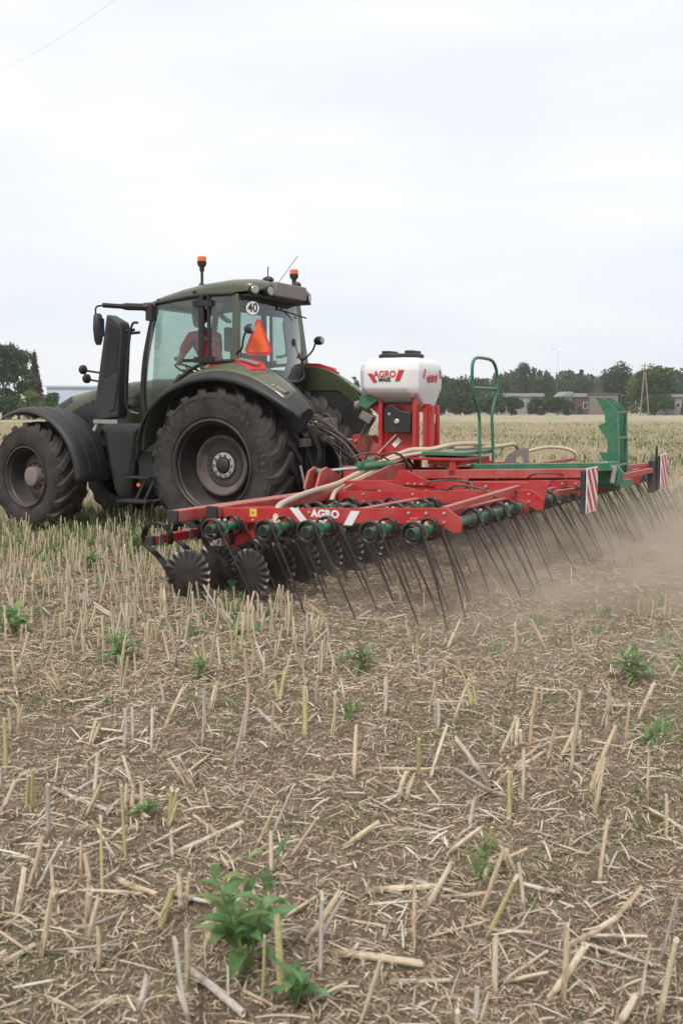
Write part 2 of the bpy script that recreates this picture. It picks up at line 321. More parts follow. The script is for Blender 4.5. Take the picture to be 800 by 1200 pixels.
def soil_mat():
    m,nt,b=new_mat('field soil'); N=nt.nodes.new; L=nt.links.new
    geo=N('ShaderNodeNewGeometry'); pos=geo.outputs['Position']
    def noise(sc,det=6,ro=0.6,vec=pos,dist=0):
        n=N('ShaderNodeTexNoise'); n.inputs['Scale'].default_value=sc; n.inputs['Detail'].default_value=det; n.inputs['Roughness'].default_value=ro; n.inputs['Distortion'].default_value=dist; L(vec,n.inputs['Vector']); return n.outputs['Fac']
    def ramp(f,stops):
        r=N('ShaderNodeValToRGB'); e=r.color_ramp.elements
        while len(e)<len(stops): e.new(0.5)
        for i,(p,c) in enumerate(stops): e[i].position=p; e[i].color=rgb(c)
        L(f,r.inputs[0]); return r.outputs[0]
    def mix(f,a,c_):
        x=N('ShaderNodeMix'); x.data_type='RGBA'
        if isinstance(f,float): x.inputs[0].default_value=f
        else: L(f,x.inputs[0])
        L(a,x.inputs[6]); L(c_,x.inputs[7]); return x.outputs[2]
    def mr(f,a,b_,c,d):
        x=N('ShaderNodeMapRange'); x.inputs[1].default_value=a; x.inputs[2].default_value=b_; x.inputs[3].default_value=c; x.inputs[4].default_value=d; L(f,x.inputs[0]); return x.outputs[0]
    soil=ramp(noise(7,8,0.7),[(0.3,(0.11,0.076,0.054)),(0.5,(0.22,0.158,0.112)),(0.7,(0.37,0.275,0.198))])
    # fibres of chaff: stretched noise in two directions
    def fib(rot,sc):
        mp=N('ShaderNodeMapping'); mp.inputs['Rotation'].default_value=(0,0,rot); mp.inputs['Scale'].default_value=(sc,sc*0.14,1); L(pos,mp.inputs[0]); return noise(1.0,4,0.6,mp.outputs[0],0.6)
    f1=mr(fib(0.5,170),0.53,0.62,0,0.85); f2=mr(fib(2.2,150),0.54,0.63,0,0.8); f3=mr(fib(1.35,120),0.55,0.63,0,0.7)
    chaffc=ramp(noise(40,4),[(0.3,(0.36,0.27,0.18)),(0.55,(0.50,0.39,0.27)),(0.75,(0.60,0.49,0.35))])
    c=mix(f1,soil,chaffc); c=mix(f2,c,chaffc); c=mix(f3,c,chaffc)
    # far: the ground is covered by pale stubble with green weed patches
    sp=N('ShaderNodeSeparateXYZ'); L(pos,sp.inputs[0]); 
    farf=mr(sp.outputs['Y'],13,40,0,0.95)
    mpf=N('ShaderNodeMapping'); mpf.inputs['Scale'].default_value=(0.12,0.05,1); L(pos,mpf.inputs[0])
    bands=ramp(noise(1.0,9,0.7,mpf.outputs[0]),[(0.38,(0.40,0.33,0.22)),(0.5,(0.49,0.41,0.29)),(0.62,(0.55,0.48,0.36))])
    c=mix(farf,c,bands)
    gp=noise(0.16,8,0.75); gpat=mr(gp,0.49,0.60,0,0.75)
    gx=N('ShaderNodeMath'); gx.operation='MULTIPLY'; L(gpat,gx.inputs[0]); L(farf,gx.inputs[1])
    gcol=ramp(noise(3,5),[(0.3,(0.17,0.21,0.08)),(0.7,(0.33,0.34,0.16))])
    c=mix(gx.outputs[0],c,gcol)
    # near: faint moss and seedlings
    g2=mr(noise(2.3,9,0.8),0.50,0.62,0,0.55); g3=N('ShaderNodeRGB'); g3.outputs[0].default_value=(0.19,0.20,0.085,1); c=mix(g2,c,g3.outputs[0])
    L(c,b.inputs['Base Color']); b.inputs['Roughness'].default_value=0.95; b.inputs['Specular IOR Level'].default_value=0.15
    h=N('ShaderNodeMath'); h.operation='ADD'; L(f1,h.inputs[0]); L(noise(60,8,0.75),h.inputs[1]); h2=N('ShaderNodeMath'); h2.operation='ADD'; L(h.outputs[0],h2.inputs[0]); L(f2,h2.inputs[1])
    bp=N('ShaderNodeBump'); bp.inputs['Strength'].default_value=0.8; bp.inputs['Distance'].default_value=0.02; L(h2.outputs[0],bp.inputs['Height']); L(bp.outputs[0],b.inputs['Normal'])
    return m
np_obj('field_ground',co,F_,soil_mat(),kind='structure')

# ================================================================== FAR SIDE OF THE FIELD
BARK=paint('tree bark',(0.09,0.07,0.05),0.9,0.1,scale=4)
def leafmat(name,c):
    return island_mat(name,[tuple(x*k for x in c) for k in (0.7,1.0,1.25,1.5,1.9)],0.8,0.25,0.2,1.0,0.2)
LM=[leafmat('dark tree leaves',(0.042,0.066,0.028)),leafmat('mid tree leaves',(0.065,0.10,0.038)),leafmat('blue green tree leaves',(0.05,0.078,0.046)),leafmat('copper tree leaves',(0.07,0.045,0.034)),leafmat('yellow green tree leaves',(0.11,0.145,0.045)),leafmat('silver tree leaves',(0.10,0.13,0.085))]
def crown(name,parent,cx,cz,rx,rz,mat,n=900,leaf=0.5,lobes=9,seed=0,conic=False,low=0.15):
    g=np.random.default_rng(seed)
    if conic:
        t=g.random(n)**0.6; a=g.random(n)*2*PI; rr=rx*t*(0.55+0.45*np.abs(np.sin(a*3+t*22)))*(0.4+0.6*g.random(n)**0.4)
        P=np.stack([rr*np.cos(a),rr*np.sin(a),cz+rz*(1-2*t)],-1)
    else:
        d=g.normal(size=(lobes,3)); d/=np.linalg.norm(d,axis=1)[:,None]; d[:,2]=np.abs(d[:,2])*g.choice([1,1,-1],lobes)*1.3
        C_=d*np.array([rx,rx,rz])*g.uniform(0.35,0.72,(lobes,1)); rad=g.uniform(0.30,0.5,lobes)*min(rx,rz*1.1)
        k=g.integers(0,lobes,n); u=g.normal(size=(n,3)); u/=np.linalg.norm(u,axis=1)[:,None]
        P=C_[k]+u*(rad[k]*g.random(n)**0.35)[:,None]*np.array([1.15,1.15,0.9]); P[:,2]+=cz
    P=P[P[:,2]>low]; n=len(P)
    # a clump of 3 leaf faces at each point
    P=np.repeat(P,3,axis=0)+g.normal(size=(n*3,3))*leaf*0.5; n=len(P)
    a=g.normal(size=(n,3)); a/=np.linalg.norm(a,axis=1)[:,None]; b=np.cross(a,g.normal(size=(n,3))); b/=np.linalg.norm(b,axis=1)[:,None]
    s=(leaf*g.uniform(0.35,0.85,n))[:,None]
    V=np.stack([P-a*s,P-b*s*0.6,P+a*s,P+b*s*0.6],1).reshape(-1,3); Fq=np.arange(n*4).reshape(-1,4)
    o=bpy.data.objects.new(name,np_mesh(name,V,Fq,mat,False)); COL.objects.link(o); o.parent=parent; return o
def tree(u,vtop,halfw,dist,mat,label,cat='tree',vbase=None,conic=False,name='tree',group='trees along the far edge of the field',seed=0,n=800,trunk=0.28,leaf=None):
    x=(u-400)/FPX*dist*1.0; top=CAM_H+(478-vtop)/FPX*dist; w=halfw/FPX*dist
    root=empty(name,(x,dist,0),0,label,cat,group)
    t=MB(); hh=top*(0.75 if not conic else 0.95)
    t.tube([(0,0,-0.1),(0.05*w,0,hh*0.4),(0,0.03*w,hh)],[max(.12,top*0.022),max(.09,top*0.016),0.03],7)
    rr=random.Random(seed)
    if cat=='tree':
        for k in range(7):
            a=rr.uniform(0,2*PI); z0=hh*rr.uniform(0.3,0.75); l=w*rr.uniform(0.4,0.75); t.tube([(0,0,z0),(math.cos(a)*l*.5,math.sin(a)*l*.5,z0+l*.35),(math.cos(a)*l,math.sin(a)*l,z0+l*.6)],[max(.05,top*.008),.04,.02],5)
    t.build('trunk' if cat=='tree' else 'stem',BARK,root)
    zc=top*0.52; rz=top*0.50
    crown('crown' if cat=='tree' else 'foliage',root,0,zc,w,rz,mat,n=int(n*2.2),leaf=leaf or max(0.22,w*0.11),lobes=rr.randint(16,22),seed=seed,conic=conic,low=0.1)
    return root
T=[ # u, vtop, halfw, dist, mat, label, conic, n
 (6,392,22,150,2,'tall loose leafy tree at the far left edge of the field',False,1300),
 (24,406,20,155,1,'broad green tree left of the pointed copper tree',False,1200),
 (44,414,15,165,3,'dark copper pointed conifer beside the pale blue building',True,1500),
 (-14,425,18,160,1,'green tree cut by the left edge of the photo',False,900),
 (416,442,7,260,2,'small grey green treetop showing between tractor and seed tank',False,500),
 (512,444,20,280,0,'dark tree just right of the white seed tank',False,700),
 (538,446,22,270,0,'rounded dark tree left of the green hoop rail',False,700),
 (562,444,20,300,2,'bluish tree showing through the green hoop rail',False,700),
 (586,441,18,310,1,'green tree just right of the green hoop rail',False,700),
 (610,427,16,330,2,'tallest rounded tree above the far sheds',False,900),
 (634,439,15,300,0,'dark upright tree beside the thin lamp mast',False,700),
 (655,442,16,320,1,'mid green tree behind the grey roof',False,600),
 (674,440,16,330,2,'bluish tree behind the grey roof',False,600),
 (688,441,9,330,1,'light green tree behind the pink walled house',False,600),
 (702,436,10,340,5,'pale sparse silvery tree behind the concrete wall',False,450),
 (724,431,22,300,0,'wide dark tree behind the green harrow bracket',False,1100),
 (744,441,15,290,4,'yellowish green tree left of the wooden power pole',False,700),
 (764,430,24,240,1,'large bright green tree behind the wooden power pole',False,1500),
 (788,450,16,300,2,'low bluish tree right of the power pole',False,500),
 (803,436,9,230,3,'dark narrow conifer at the right edge of the photo',True,700),
]
for i,(u,vt,hw,d,mi,lab,con,n) in enumerate(T):
    tree(u,vt,hw,d,LM[mi],lab,conic=con,name='conifer_tree' if con else 'leafy_tree',seed=100+i,n=n,trunk=0.1 if con else 0.12)
SH=[(14,462,20,150,1,'green bush under the tall left tree'),(40,458,17,148,4,'yellowish bush under the copper conifer'),(62,460,13,146,1,'rounded green bush beside the pale blue building'),(-8,466,14,146,0,'dark bush cut by the left photo edge'),
 (516,460,22,240,0,'dark hedge bush just right of the seed tank'),(544,461,22,238,0,'dark hedge bush left of the hoop rail'),(574,460,20,242,1,'hedge bush inside the hoop rail'),(598,466,18,238,0,'dark hedge bush before the long shed'),(628,467,19,236,1,'green hedge bush before the long shed'),(652,466,15,232,0,'small dark bush before the pink house'),(664,470,8,230,2,'low bluish bush before the pink house'),(757,464,13,236,1,'leafy bush at the foot of the power pole'),(779,466,10,234,1,'leafy bush right of the power pole'),(710,476,5,236,4,'little bush at the foot of the concrete wall')]
for i,(u,vt,hw,d,mi,lab) in enumerate(SH):
    tree(u,vt,hw,d,LM[mi],lab,cat='bush',name='bush',group='bushes along the far edge of the field',seed=300+i,n=600,trunk=0.0)
# a distant wood that reads as one band, behind the single trees
gw=np.random.default_rng(5); VV=[];
nW=16000; xs=gw.uniform(-200,300,nW); ys=gw.uniform(345,365,nW); hh_=13+5*vnoise(xs*0.05,0*xs)+4*vnoise(xs*0.2,0*xs+4); zs=gw.random(nW)**0.8*hh_
keep=(xs>26)&(xs<220); P=np.stack([xs,ys,zs],-1)[keep]; n=len(P); a=gw.normal(size=(n,3)); a/=np.linalg.norm(a,axis=1)[:,None]; b=np.cross(a,gw.normal(size=(n,3))); b/=np.linalg.norm(b,axis=1)[:,None]; s=gw.uniform(0.8,1.7,(n,1))
np_obj('distant_wood',np.stack([P-a*s,P-b*s*.7,P+a*s,P+b*s*.7],1).reshape(-1,3),np.arange(n*4).reshape(-1,4),LM[2],False,kind='stuff',label='far off band of woodland behind the sheds',cat='woodland')
# buildings
def wallmat(name,c): return paint(name,c,0.9,0.25,tuple(x*0.6 for x in c),scale=0.6,up=0.0,bump=0.1)
WGREY=wallmat('grey render',(0.27,0.26,0.25)); WPINK=wallmat('faded red wall',(0.13,0.065,0.062)); WCONC=wallmat('old concrete wall',(0.21,0.185,0.16)); WBLUE=wallmat('pale blue cladding',(0.55,0.66,0.76)); ROOFG=wallmat('grey sheet roof',(0.30,0.31,0.32)); WINM=paint('dark window glass',(0.02,0.03,0.05),0.1,0.0,up=0); WHITEF=wallmat('pale frame',(0.6,0.6,0.58)); REDW=paint('dark blue window film',(0.06,0.06,0.16),0.3,0.05,up=0)
def building(u0,u1,vtop,dist,depth,wall,roof,label,wins=(),roofh=0.5,cat='building',name='shed',door=None,pitch=0):
    x0=(u0-400)/FPX*dist; x1=(u1-400)/FPX*dist; H_=CAM_H+(478-vtop)/FPX*dist-roofh; L_=x1-x0
    root=empty(name,((x0+x1)/2,dist,0),0,label,cat,'buildings beyond the field')
    MB().b2((-L_/2,0,-0.2),(L_/2,depth,H_)).build('wall',wall,root)
    r=MB(); o=0.35
    if pitch: r.prism([(-L_/2-o,H_),(L_/2+o,H_),(L_/2+o-pitch,H_+roofh),(-L_/2-o+pitch,H_+roofh)],-o,depth+o)
    else: r.b2((-L_/2-o,-o,H_),(L_/2+o,depth+o,H_+roofh))
    r.build('roof',roof,root)
    for (a,b,z0,z1) in wins:
        f=MB(); xa=-L_/2+a*L_; xb=-L_/2+b*L_
        f.b2((xa,-0.06,z0*H_),(xb,-0.004,z1*H_)); fo=f.build('window',WHITEF,root)
        MB().b2((xa+.12,-0.09,z0*H_+.12),(xb-.12,-0.064,z1*H_-.12)).build('pane',WINM,fo)
    if door:
        a,b,z1=door; MB().b2((-L_/2+a*L_,-0.08,0),(-L_/2+b*L_,-0.004,z1*H_)).build('door',WINM,root)
    return root
building(57,112,452,175,14,WBLUE,WBLUE,'pale blue flat roofed hall behind the tractor bonnet',wins=[(0.12,0.2,0.5,0.85)],roofh=0.3,name='industrial_hall')
building(577,634,461,262,12,WGREY,ROOFG,'long low grey shed with a pale flat roof',wins=[(0.55,0.63,0.4,0.75),(0.75,0.83,0.4,0.75)],roofh=0.8)
building(657,673,459,262,10,WGREY,ROOFG,'narrow grey roofed outbuilding left of the pink wall',roofh=1.2,pitch=1.5,name='outbuilding')
building(673,688,461,258,10,WPINK,ROOFG,'house with faded red wall and grey roof',wins=[(0.55,0.9,0.35,0.7)],roofh=0.9,door=(0.1,0.5,0.45),name='house')
building(689,722,461,256,9,WCONC,WCONC,'bare concrete shed beside the faded red house',roofh=0.15,name='concrete_shed')
building(777,812,462,245,12,WGREY,ROOFG,'grey shed at the right edge behind blue weeds',wins=[(0.35,0.5,0.4,0.7)],roofh=0.7)
# power pole (A frame) and lamp mast
WOODP=paint('weathered wood pole',(0.22,0.18,0.14),0.9,0.2)
pp=empty('power_pole',((752-400)/FPX*225,225,0),0,'double legged wooden power pole before the big bright green tree','power pole')
MB().tube([(-0.75,0,-.1),(-0.1,0,9.0),(0.0,0,11)],[0.17,0.14,0.12],8).build('pole',WOODP,pp); MB().tube([(1.1,0,-.1),(0.14,0,9.0)],[0.17,0.13],8).build('strut',WOODP,pp)
MB().beam((-1.0,0,10.4),(1.0,0,10.4),.14,.16).build('crossarm',WOODP,pp)
for k in (-0.9,0,0.9): MB().lathe([(0,10.48),(.07,10.5),(.09,10.62),(.05,10.75),(0,10.8)],(k,0,0),'z',8).build('insulator',WHITE,pp)
lm=empty('lamp_mast',((651-400)/FPX*300,300,0),0,'thin tall lamp mast rising behind the far trees','lamp mast')
MB().tube([(0,0,-.1),(0,0,17.5)],[0.03,0.02],8).build('mast',STEEL,lm); MB().tube([(0,0,17.4),(-.6,0,17.9),(-1.3,0,18.0)],0.025,6).build('arm',STEEL,lm); MB().box((-1.5,0,17.95),(0.5,.25,.15)).build('lamp_head',GREYM,lm)
# overhead wire crossing the top left of the sky
def skyp(u,v,D):
    cx=(u-400)/FPX; cy=(600-v)/FPX; r=(cx, math.cos(PITCH)+cy*math.sin(PITCH), -math.sin(PITCH)+cy*math.cos(PITCH)); return Vector((r[0]*D,r[1]*D,CAM_H+r[2]*D))
pa=skyp(150,-12,24); pb=skyp(30,68,40); dd=(pb-pa)
pts=[pa+dd*t+Vector((0,0,0.35*t*(t-1))) for t in np.linspace(-0.9,1.5,25)]
tag(MB().tube(pts,0.0026,6).build('overhead_wire',GREYM),'thin overhead wire crossing the top left of the pale sky','wire')

# thin summer haze over the field
hm=bpy.data.materials.new('haze'); hm.use_nodes=True; nt=hm.node_tree; nt.nodes.clear(); o_=nt.nodes.new('ShaderNodeOutputMaterial'); v_=nt.nodes.new('ShaderNodeVolumePrincipled'); v_.inputs['Color'].default_value=(0.93,0.95,0.97,1); v_.inputs['Density'].default_value=0.0003; v_.inputs['Anisotropy'].default_value=0.2
nt.links.new(v_.outputs[0],o_.inputs['Volume'])
tag(MB().b2((-700,-60,-1.2),(700,700,40)).build('haze',hm,smooth=None),'thin pale summer haze over the field','haze',kind='stuff')
# ================================================================== TRACTOR
TO=(-0.987,13.811); TROT=R(152)     # point on the ground under the rear axle; local x forward, y to the left side, z up
def loc2w(x,y,z=0): 
    c,s=math.cos(TROT),math.sin(TROT); return Vector((TO[0]+x*c-y*s, TO[1]+x*s+y*c, z))
TR=empty('tractor',(TO[0],TO[1],0),TROT,'big dusty olive green tractor with black fenders pulling the red harrow','tractor')
def tyre_mb(Rr,W,rim,nl,lh,sweep,lw):
    mb=MB(); h=W/2; Rc=Rr-lh
    prof=[(rim,-h*.80),(rim+.012,-h*.88),(rim+(Rr-rim)*.18,-h*.955),(rim+(Rr-rim)*.40,-h*1.0),(rim+(Rr-rim)*.58,-h*.985),(rim+(Rr-rim)*.74,-h*.93),(Rc-.035,-h*.86),(Rc-.008,-h*.74),(Rc+.004,-h*.4),(Rc+.008,0)]
    prof=prof+[(r,-y) for r,y in prof[-2::-1]]
    mb.lathe(prof,n=96)
    # fine sidewall ribs
    for rr in (rim+(Rr-rim)*.13,rim+(Rr-rim)*.66):
        for s in(-1,1):
            yy=h*(.94 if rr<rim+.1 else .965)
            mb.lathe([(rr-.006,s*(yy-.01)),(rr-.003,s*(yy+.006)),(rr+.003,s*(yy+.006)),(rr+.006,s*(yy-.01))],n=96)
    m=9
    for s in (-1,1):
        for k in range(nl):
            a0=2*PI*(k+(0.5 if s>0 else 0))/nl; secs=[]
            for i in range(m):
                t=i/(m-1); y=s*(-0.035+(h*1.0+.02)*t)
                yy=abs(y)/h
                top=Rr-.022*yy*yy - (max(0,t-.82)/.18)**1.5*.115*Rr
                bot=Rc-.03 if t<.85 else Rc-.03-(t-.85)/.15*.10*Rr
                ang=a0+sweep*(t**1.15); wdt=lw*(0.85+.35*t)
                # cross direction: mostly along the circumference
                wl=wdt/2; base=wdt/2*1.35
                def P(r,dw):
                    aa=ang+dw/max(r,.1); return (r*math.cos(aa),y+ (-s*0.25*dw if True else 0),r*math.sin(aa))
                secs.append([P(bot,-base),P(top,-wl),P(top,wl),P(bot,base)])
            mb.loft(secs,caps=True,closed=True)
    return mb
def arc_text(mb,txt,r,a0,a1,y,size,bold=0.004):
    n=len(txt)
    for i,ch in enumerate(txt):
        if ch==' ': continue
        a=R(a0+(a1-a0)*(i+.5)/n); up=(math.cos(a),0,math.sin(a)); ex=(-math.sin(a),0,math.cos(a))
        put_text(mb,ch,size,(r*up[0],y,r*up[2]),ex,up,0.012,bold)
def wheel(kind,name,x,y,z,mirror,steer=0):
    root=bpy.data.objects.new(name,None); COL.objects.link(root); root.parent=TR; root.location=(x,y,z); root.rotation_euler=(0,0,steer)
    if mirror: root.scale=(1,-1,1)
    if kind=='rear':
        t=tyre_mb(.956,.65,.545,20,.062,.36,.075).build('tyre',RUBBER,root,smooth=40)
        if not mirror:
            tx=MB(); arc_text(tx,'650/65 R 42',.745,12,72,.324,.105,.005); arc_text(tx,'Continental',.745,112,186,.322,.108,.005); tx.build('sidewall_lettering',RUBSIDE,root)
        rb=MB().lathe([(.548,.262),(.568,.285),(.565,.308),(.545,.315),(.530,.300),(.525,.262),(.505,.25),(.497,.20),(.490,.13),(.470,.06),(.450,.0),(.430,-.03),(.40,-.02),(.385,.03),(.372,.09)],n=64)
        rb.build('rim',RIMB,root)
        MB().lathe([(.372,.092),(.362,.108),(.340,.11),(.325,.09),(.30,.055),(.272,.03),(.262,.03)],n=64).build('dished_disc',RIMD,root)
        MB().lathe([(.260,.031),(.255,.04),(.17,.038),(.165,.0),(0,.0)],n=48).build('wheel_centre',RIMB,root)
        hb=MB().lathe([(.158,.042),(.155,.062),(.145,.068),(.105,.068),(.098,.05),(.095,.02)],n=40)
        ho=hb.build('hub',HUBG,root)
        bo=MB()
        for k in range(10):
            a=2*PI*k/10; c=(.127*math.cos(a),.07,.127*math.sin(a)); bo.lathe([(.0,.024),(.012,.024),(.016,.014),(.016,-.002)],c,'y',6)
        for k in range(20):
            a=2*PI*k/20+.1; c=(.215*math.cos(a),.04,.215*math.sin(a)); bo.lathe([(.0,.008),(.006,.008),(.007,0)],c,'y',6)
        bo.build('wheel_bolts',GREYM,root)
        MB().lathe([(.093,.03),(.09,.085),(.075,.095),(.03,.098),(0,.098)],n=32).build('hub_cap',RIMB,root)
    else:
        tyre_mb(.735,.54,.395,18,.052,.40,.07).build('tyre',RUBBER,root,smooth=40)
        if not mirror:
            tx=MB(); arc_text(tx,'540/65 R 30',.565,70,120,.268,.07,.003); arc_text(tx,'Continental',.565,170,235,.268,.075,.003); tx.build('sidewall_lettering',RUBSIDE,root)
        MB().lathe([(.398,.215),(.415,.235),(.412,.258),(.395,.262),(.385,.25),(.378,.215),(.362,.20),(.352,.14),(.345,.05),(.33,.0),(.315,-.01)],n=56).build('rim',RIMB,root)
        MB().lathe([(.315,-.008),(.305,.012),(.27,.03),(.22,.07),(.19,.075),(.175,.06),(.17,.04),(.0,.04)],n=48).build('dished_disc',RIMD,root)
        MB().lathe([(.135,.04),(.132,.15),(.122,.165),(.1,.17),(.06,.172),(0,.172)],n=32).build('hub_cap',GREYM,root)
        bo=MB()
        for k in range(10):
            a=2*PI*k/10; bo.lathe([(.0,.024),(.012,.024),(.014,.0)],(.155*math.cos(a),.06,.155*math.sin(a)),'y',6)
        bo.build('wheel_bolts',GREYM,root)
    return root
wheel('rear','rear_wheel',0,.895,.935,False); wheel('rear','rear_wheel',0,-.895,.935,True)
wheel('front','front_wheel',2.99,.93,.715,False,R(-7)); wheel('front','front_wheel',2.99,-.93,.715,True,R(-7))

# chassis, axles, engine
c=MB(); c.b2((-.75,-.27,.62),(1.3,.27,1.25)); c.b2((1.25,-.24,.75),(3.2,.24,1.2)); c.b2((-.55,-.34,.9),(.2,.34,1.4)); c.cyl((0,-.62,.935),(0,.62,.935),.17,20); c.b2((1.2,-.40,1.1),(3.1,.40,1.5)); c.b2((.3,-.6,.75),(1.2,.6,1.35))
c.b2((2.75,-.6,.6),(3.2,.6,.86)); c.b2((3.2,-.3,.65),(3.9,.3,1.05)); c.cyl((2.99,-.75,.715),(2.99,.75,.715),.13,16); c.b2((.2,-.8,1.25),(1.3,.8,1.42))
c.build('chassis',DARKIN,TR,bev=.01)
# bonnet: side profile and plan
def lerp(x,xs,ys): return float(np.interp(x,xs,ys))
HX=[1.15,1.6,2.0,2.6,3.0,3.3,3.5,3.62,3.7]; HZ=[2.03,2.02,1.98,1.90,1.82,1.69,1.52,1.36,1.12]; HW=[.46,.45,.43,.40,.37,.34,.31,.28,.22]
def hood_pt(x,v):   # v from -1 (right bottom) to 1 (left bottom)
    zt=lerp(x,HX,HZ); hw=lerp(x,HX,HW); zb=1.12 if x>1.95 else 1.35
    s=1 if v>=0 else -1; a=abs(v)
    if a<.35: y=hw*.62*(a/.35); z=zt-.02*(a/.35)**2
    elif a<.6:
        t=(a-.35)/.25*PI/2; rz=min(.2,(zt-zb)*.8); y=hw*(.62+.38*math.sin(t)); z=zt-.02-rz*(1-math.cos(t))
    else:
        rz=min(.2,(zt-zb)*.8); t=(a-.6)/.4; y=hw*(1+.02*math.sin(t*PI)); z=(zt-.02-rz)*(1-t)+zb*t
    return (x,s*y,z)
def hood_cat(x,z):
    zb=lerp(x,[1.9,2.3,2.6,3.0,3.25,3.45,3.6],[1.88,1.85,1.78,1.60,1.42,1.22,1.0]); th=lerp(x,[1.9,2.8,3.4],[.10,.065,.035])
    if x<1.93: return 1 if abs(z-lerp(x,[1.15,1.93],[1.70,1.62]))<.012 else 0
    if abs(z-zb)<th: return 0
    if z<zb: return 1
    return 1 if x>lerp(z,[1.2,1.7,2.0],[2.6,2.88,3.15]) else 0
parts=[MB(),MB()]
nxh,nvh=230,120
G=[[hood_pt(1.15+2.55*i/nxh,-1+2*j/nvh) for j in range(nvh+1)] for i in range(nxh+1)]
for cat_ in (0,1):
    vid={}; vs=[];fs=[]
    for i in range(nxh):
        for j in range(nvh):
            q=[(i,j),(i,j+1),(i+1,j+1),(i+1,j)]; cx=sum(G[a][b][0] for a,b in q)/4; cz=sum(G[a][b][2] for a,b in q)/4
            if hood_cat(cx,cz)!=cat_: continue
            f=[]
            for k in q:
                if k not in vid: vid[k]=len(vs); vs.append(G[k[0]][k[1]])
                f.append(vid[k])
            fs.append(f)
    parts[cat_].add(vs,fs)
parts[0].build('bonnet',OLIVE,TR,smooth=60); parts[1].build('bonnet_grille',BLACKP,TR,smooth=60)
nose=MB(); nose.prism([(3.68,1.13),(3.74,.8),(3.6,.7),(3.2,.7),(3.2,1.13)],-.24,.24); nose.build('front_weight_carrier',BLACKP,TR,bev=.02)
# green arch below the bonnet side
for s in (1,-1):
    ar=MB(); pts=bez([(2.35,s*.47,1.30),(2.25,s*.475,1.44),(2.08,s*.48,1.58),(1.85,s*.48,1.66)],8)
    for a,b in zip(pts[:-1],pts[1:]): ar.beam(a,b,.03,.055)
    ar.build('bonnet_trim',OLIVE,TR)
# work lamps beside the bonnet
for (x,z,r) in ((2.42,2.14,.062),(2.36,2.02,.062)):
    l=MB().lathe([(0,.0),(r*.6,.008),(r,.03),(r,.07),(r*.6,.1),(0,.105)],(x,.62,z),'x',18); l.cyl((x+.1,.62,z),(2.15,.5,z-.06),.014,6); l.build('bonnet_lamp',BLACKP,TR)
# tall intake / exhaust column with recessed panel
ex=MB(); 
o_=[(1.82,2.83),(1.60,2.72),(1.575,2.62),(1.66,1.52),(2.03,1.46),(2.06,1.62)]
ex.prism(o_,.70,.90); exo=ex.build('exhaust_shroud',BLACKP,TR,bev=.025)
MB().prism([(1.78,2.70),(1.60,2.62),(1.66,2.10),(1.88,2.02)],.902,.906).build('recessed_grille',DARKIN,exo)
MB().prism([(1.70,2.08),(1.62,2.06),(1.72,1.60),(1.80,1.58)],.902,.915).build('rib',BLACKP,exo,bev=.004)
cl=MB(); cl.box((1.84,.82,1.455),(.40,.24,.05)); cl.cyl((2.0,.86,1.47),(2.06,.9,1.33),.03,8); cl.build('clamp',STEEL,exo)
MB().tube([(1.42,.84,2.62),(1.55,.84,2.60)],.02,8).build('mount_bracket',BLACKM,exo)
# side box below
bx=MB(); secs=[]
for z,x0,x1,y0,y1 in ((1.43,1.22,1.92,.55,.98),(1.36,1.22,1.95,.53,1.0),(1.30,1.28,1.90,.55,.99),(.9,1.38,1.84,.57,.97),(.56,1.46,1.78,.6,.94),(.48,1.50,1.76,.62,.9)):
    secs.append([(x0,y0,z),(x0,y1-.05,z),(x0+.06,y1,z),(x1-.12,y1,z),(x1,y1-.1,z),(x1,y0,z)])
bx.loft(secs,caps=True,closed=True); bx.build('side_tank',BLACKP,TR,bev=.012)
tk=MB(); tk.b2((.25,.35,.62),(1.4,.86,1.33)); tk.b2((.3,.5,.5),(1.2,.80,.62)); tk.build('fuel_tank',BLACKP,TR,bev=.04)
# boarding steps
st=MB(); st.b2((1.02,.92,.44),(1.50,1.16,.47)); st.b2((1.05,.90,.74),(1.42,1.06,.765)); st.b2((.98,.85,1.08),(1.30,.98,1.10))
for xx in (1.16,1.30): st.beam((xx,1.02,.46),(xx-.16,1.0,.75),.02,.035)
st.tube(bez([(.95,.98,1.35),(.98,1.02,1.0),(.97,1.04,.7),(.88,1.02,.52),(1.1,1.02,.43)],6),.018,8)
st.tube(bez([(1.20,.99,1.36),(1.24,1.0,1.25),(1.25,1.01,1.0),(1.20,1.01,.72)],6),.007,6)
st.build('boarding_steps',BLACKP,TR,bev=.004)
MB().lathe([(0,.02),(.02,.02),(.03,.01),(.03,0)],(1.27,.99,.655),'y',14).build('side_marker_lamp',ORANGE,TR)
# front fenders
def ffender(s):
    cx,cz,r=2.98,.715,.90; m=MB(); secs=[]
    for i in range(29):
        a=R(62+ (182-62)*i/28); secs.append([])
        for (yy,dr) in ((.60,-.05),(.62,.0),(.70,.022),(.9,.03),(1.08,.022),(1.17,.0),(1.22,-.045)):
            rr=r+dr
            secs[-1].append((cx+rr*math.cos(a),s*yy,cz+rr*math.sin(a)))
    m.loft(secs); o=m.build('front_fender',BLACKP,TR,solid=.012,smooth=50)
    rb=MB(); 
    for yy in (.80,1.0):
        rb.tube([(cx+(r+.031)*math.cos(R(a)),s*yy,cz+(r+.031)*math.sin(R(a))) for a in range(75,178,6)],.008,6)
    rb.build('fender_rib',BLACKP,o)
    MB().beam((cx-.2,s*.75,cz+.86),(cx-.05,s*.5,cz+.1),.05,.05).build('fender_bracket',BLACKM,o)
ffender(1); ffender(-1)
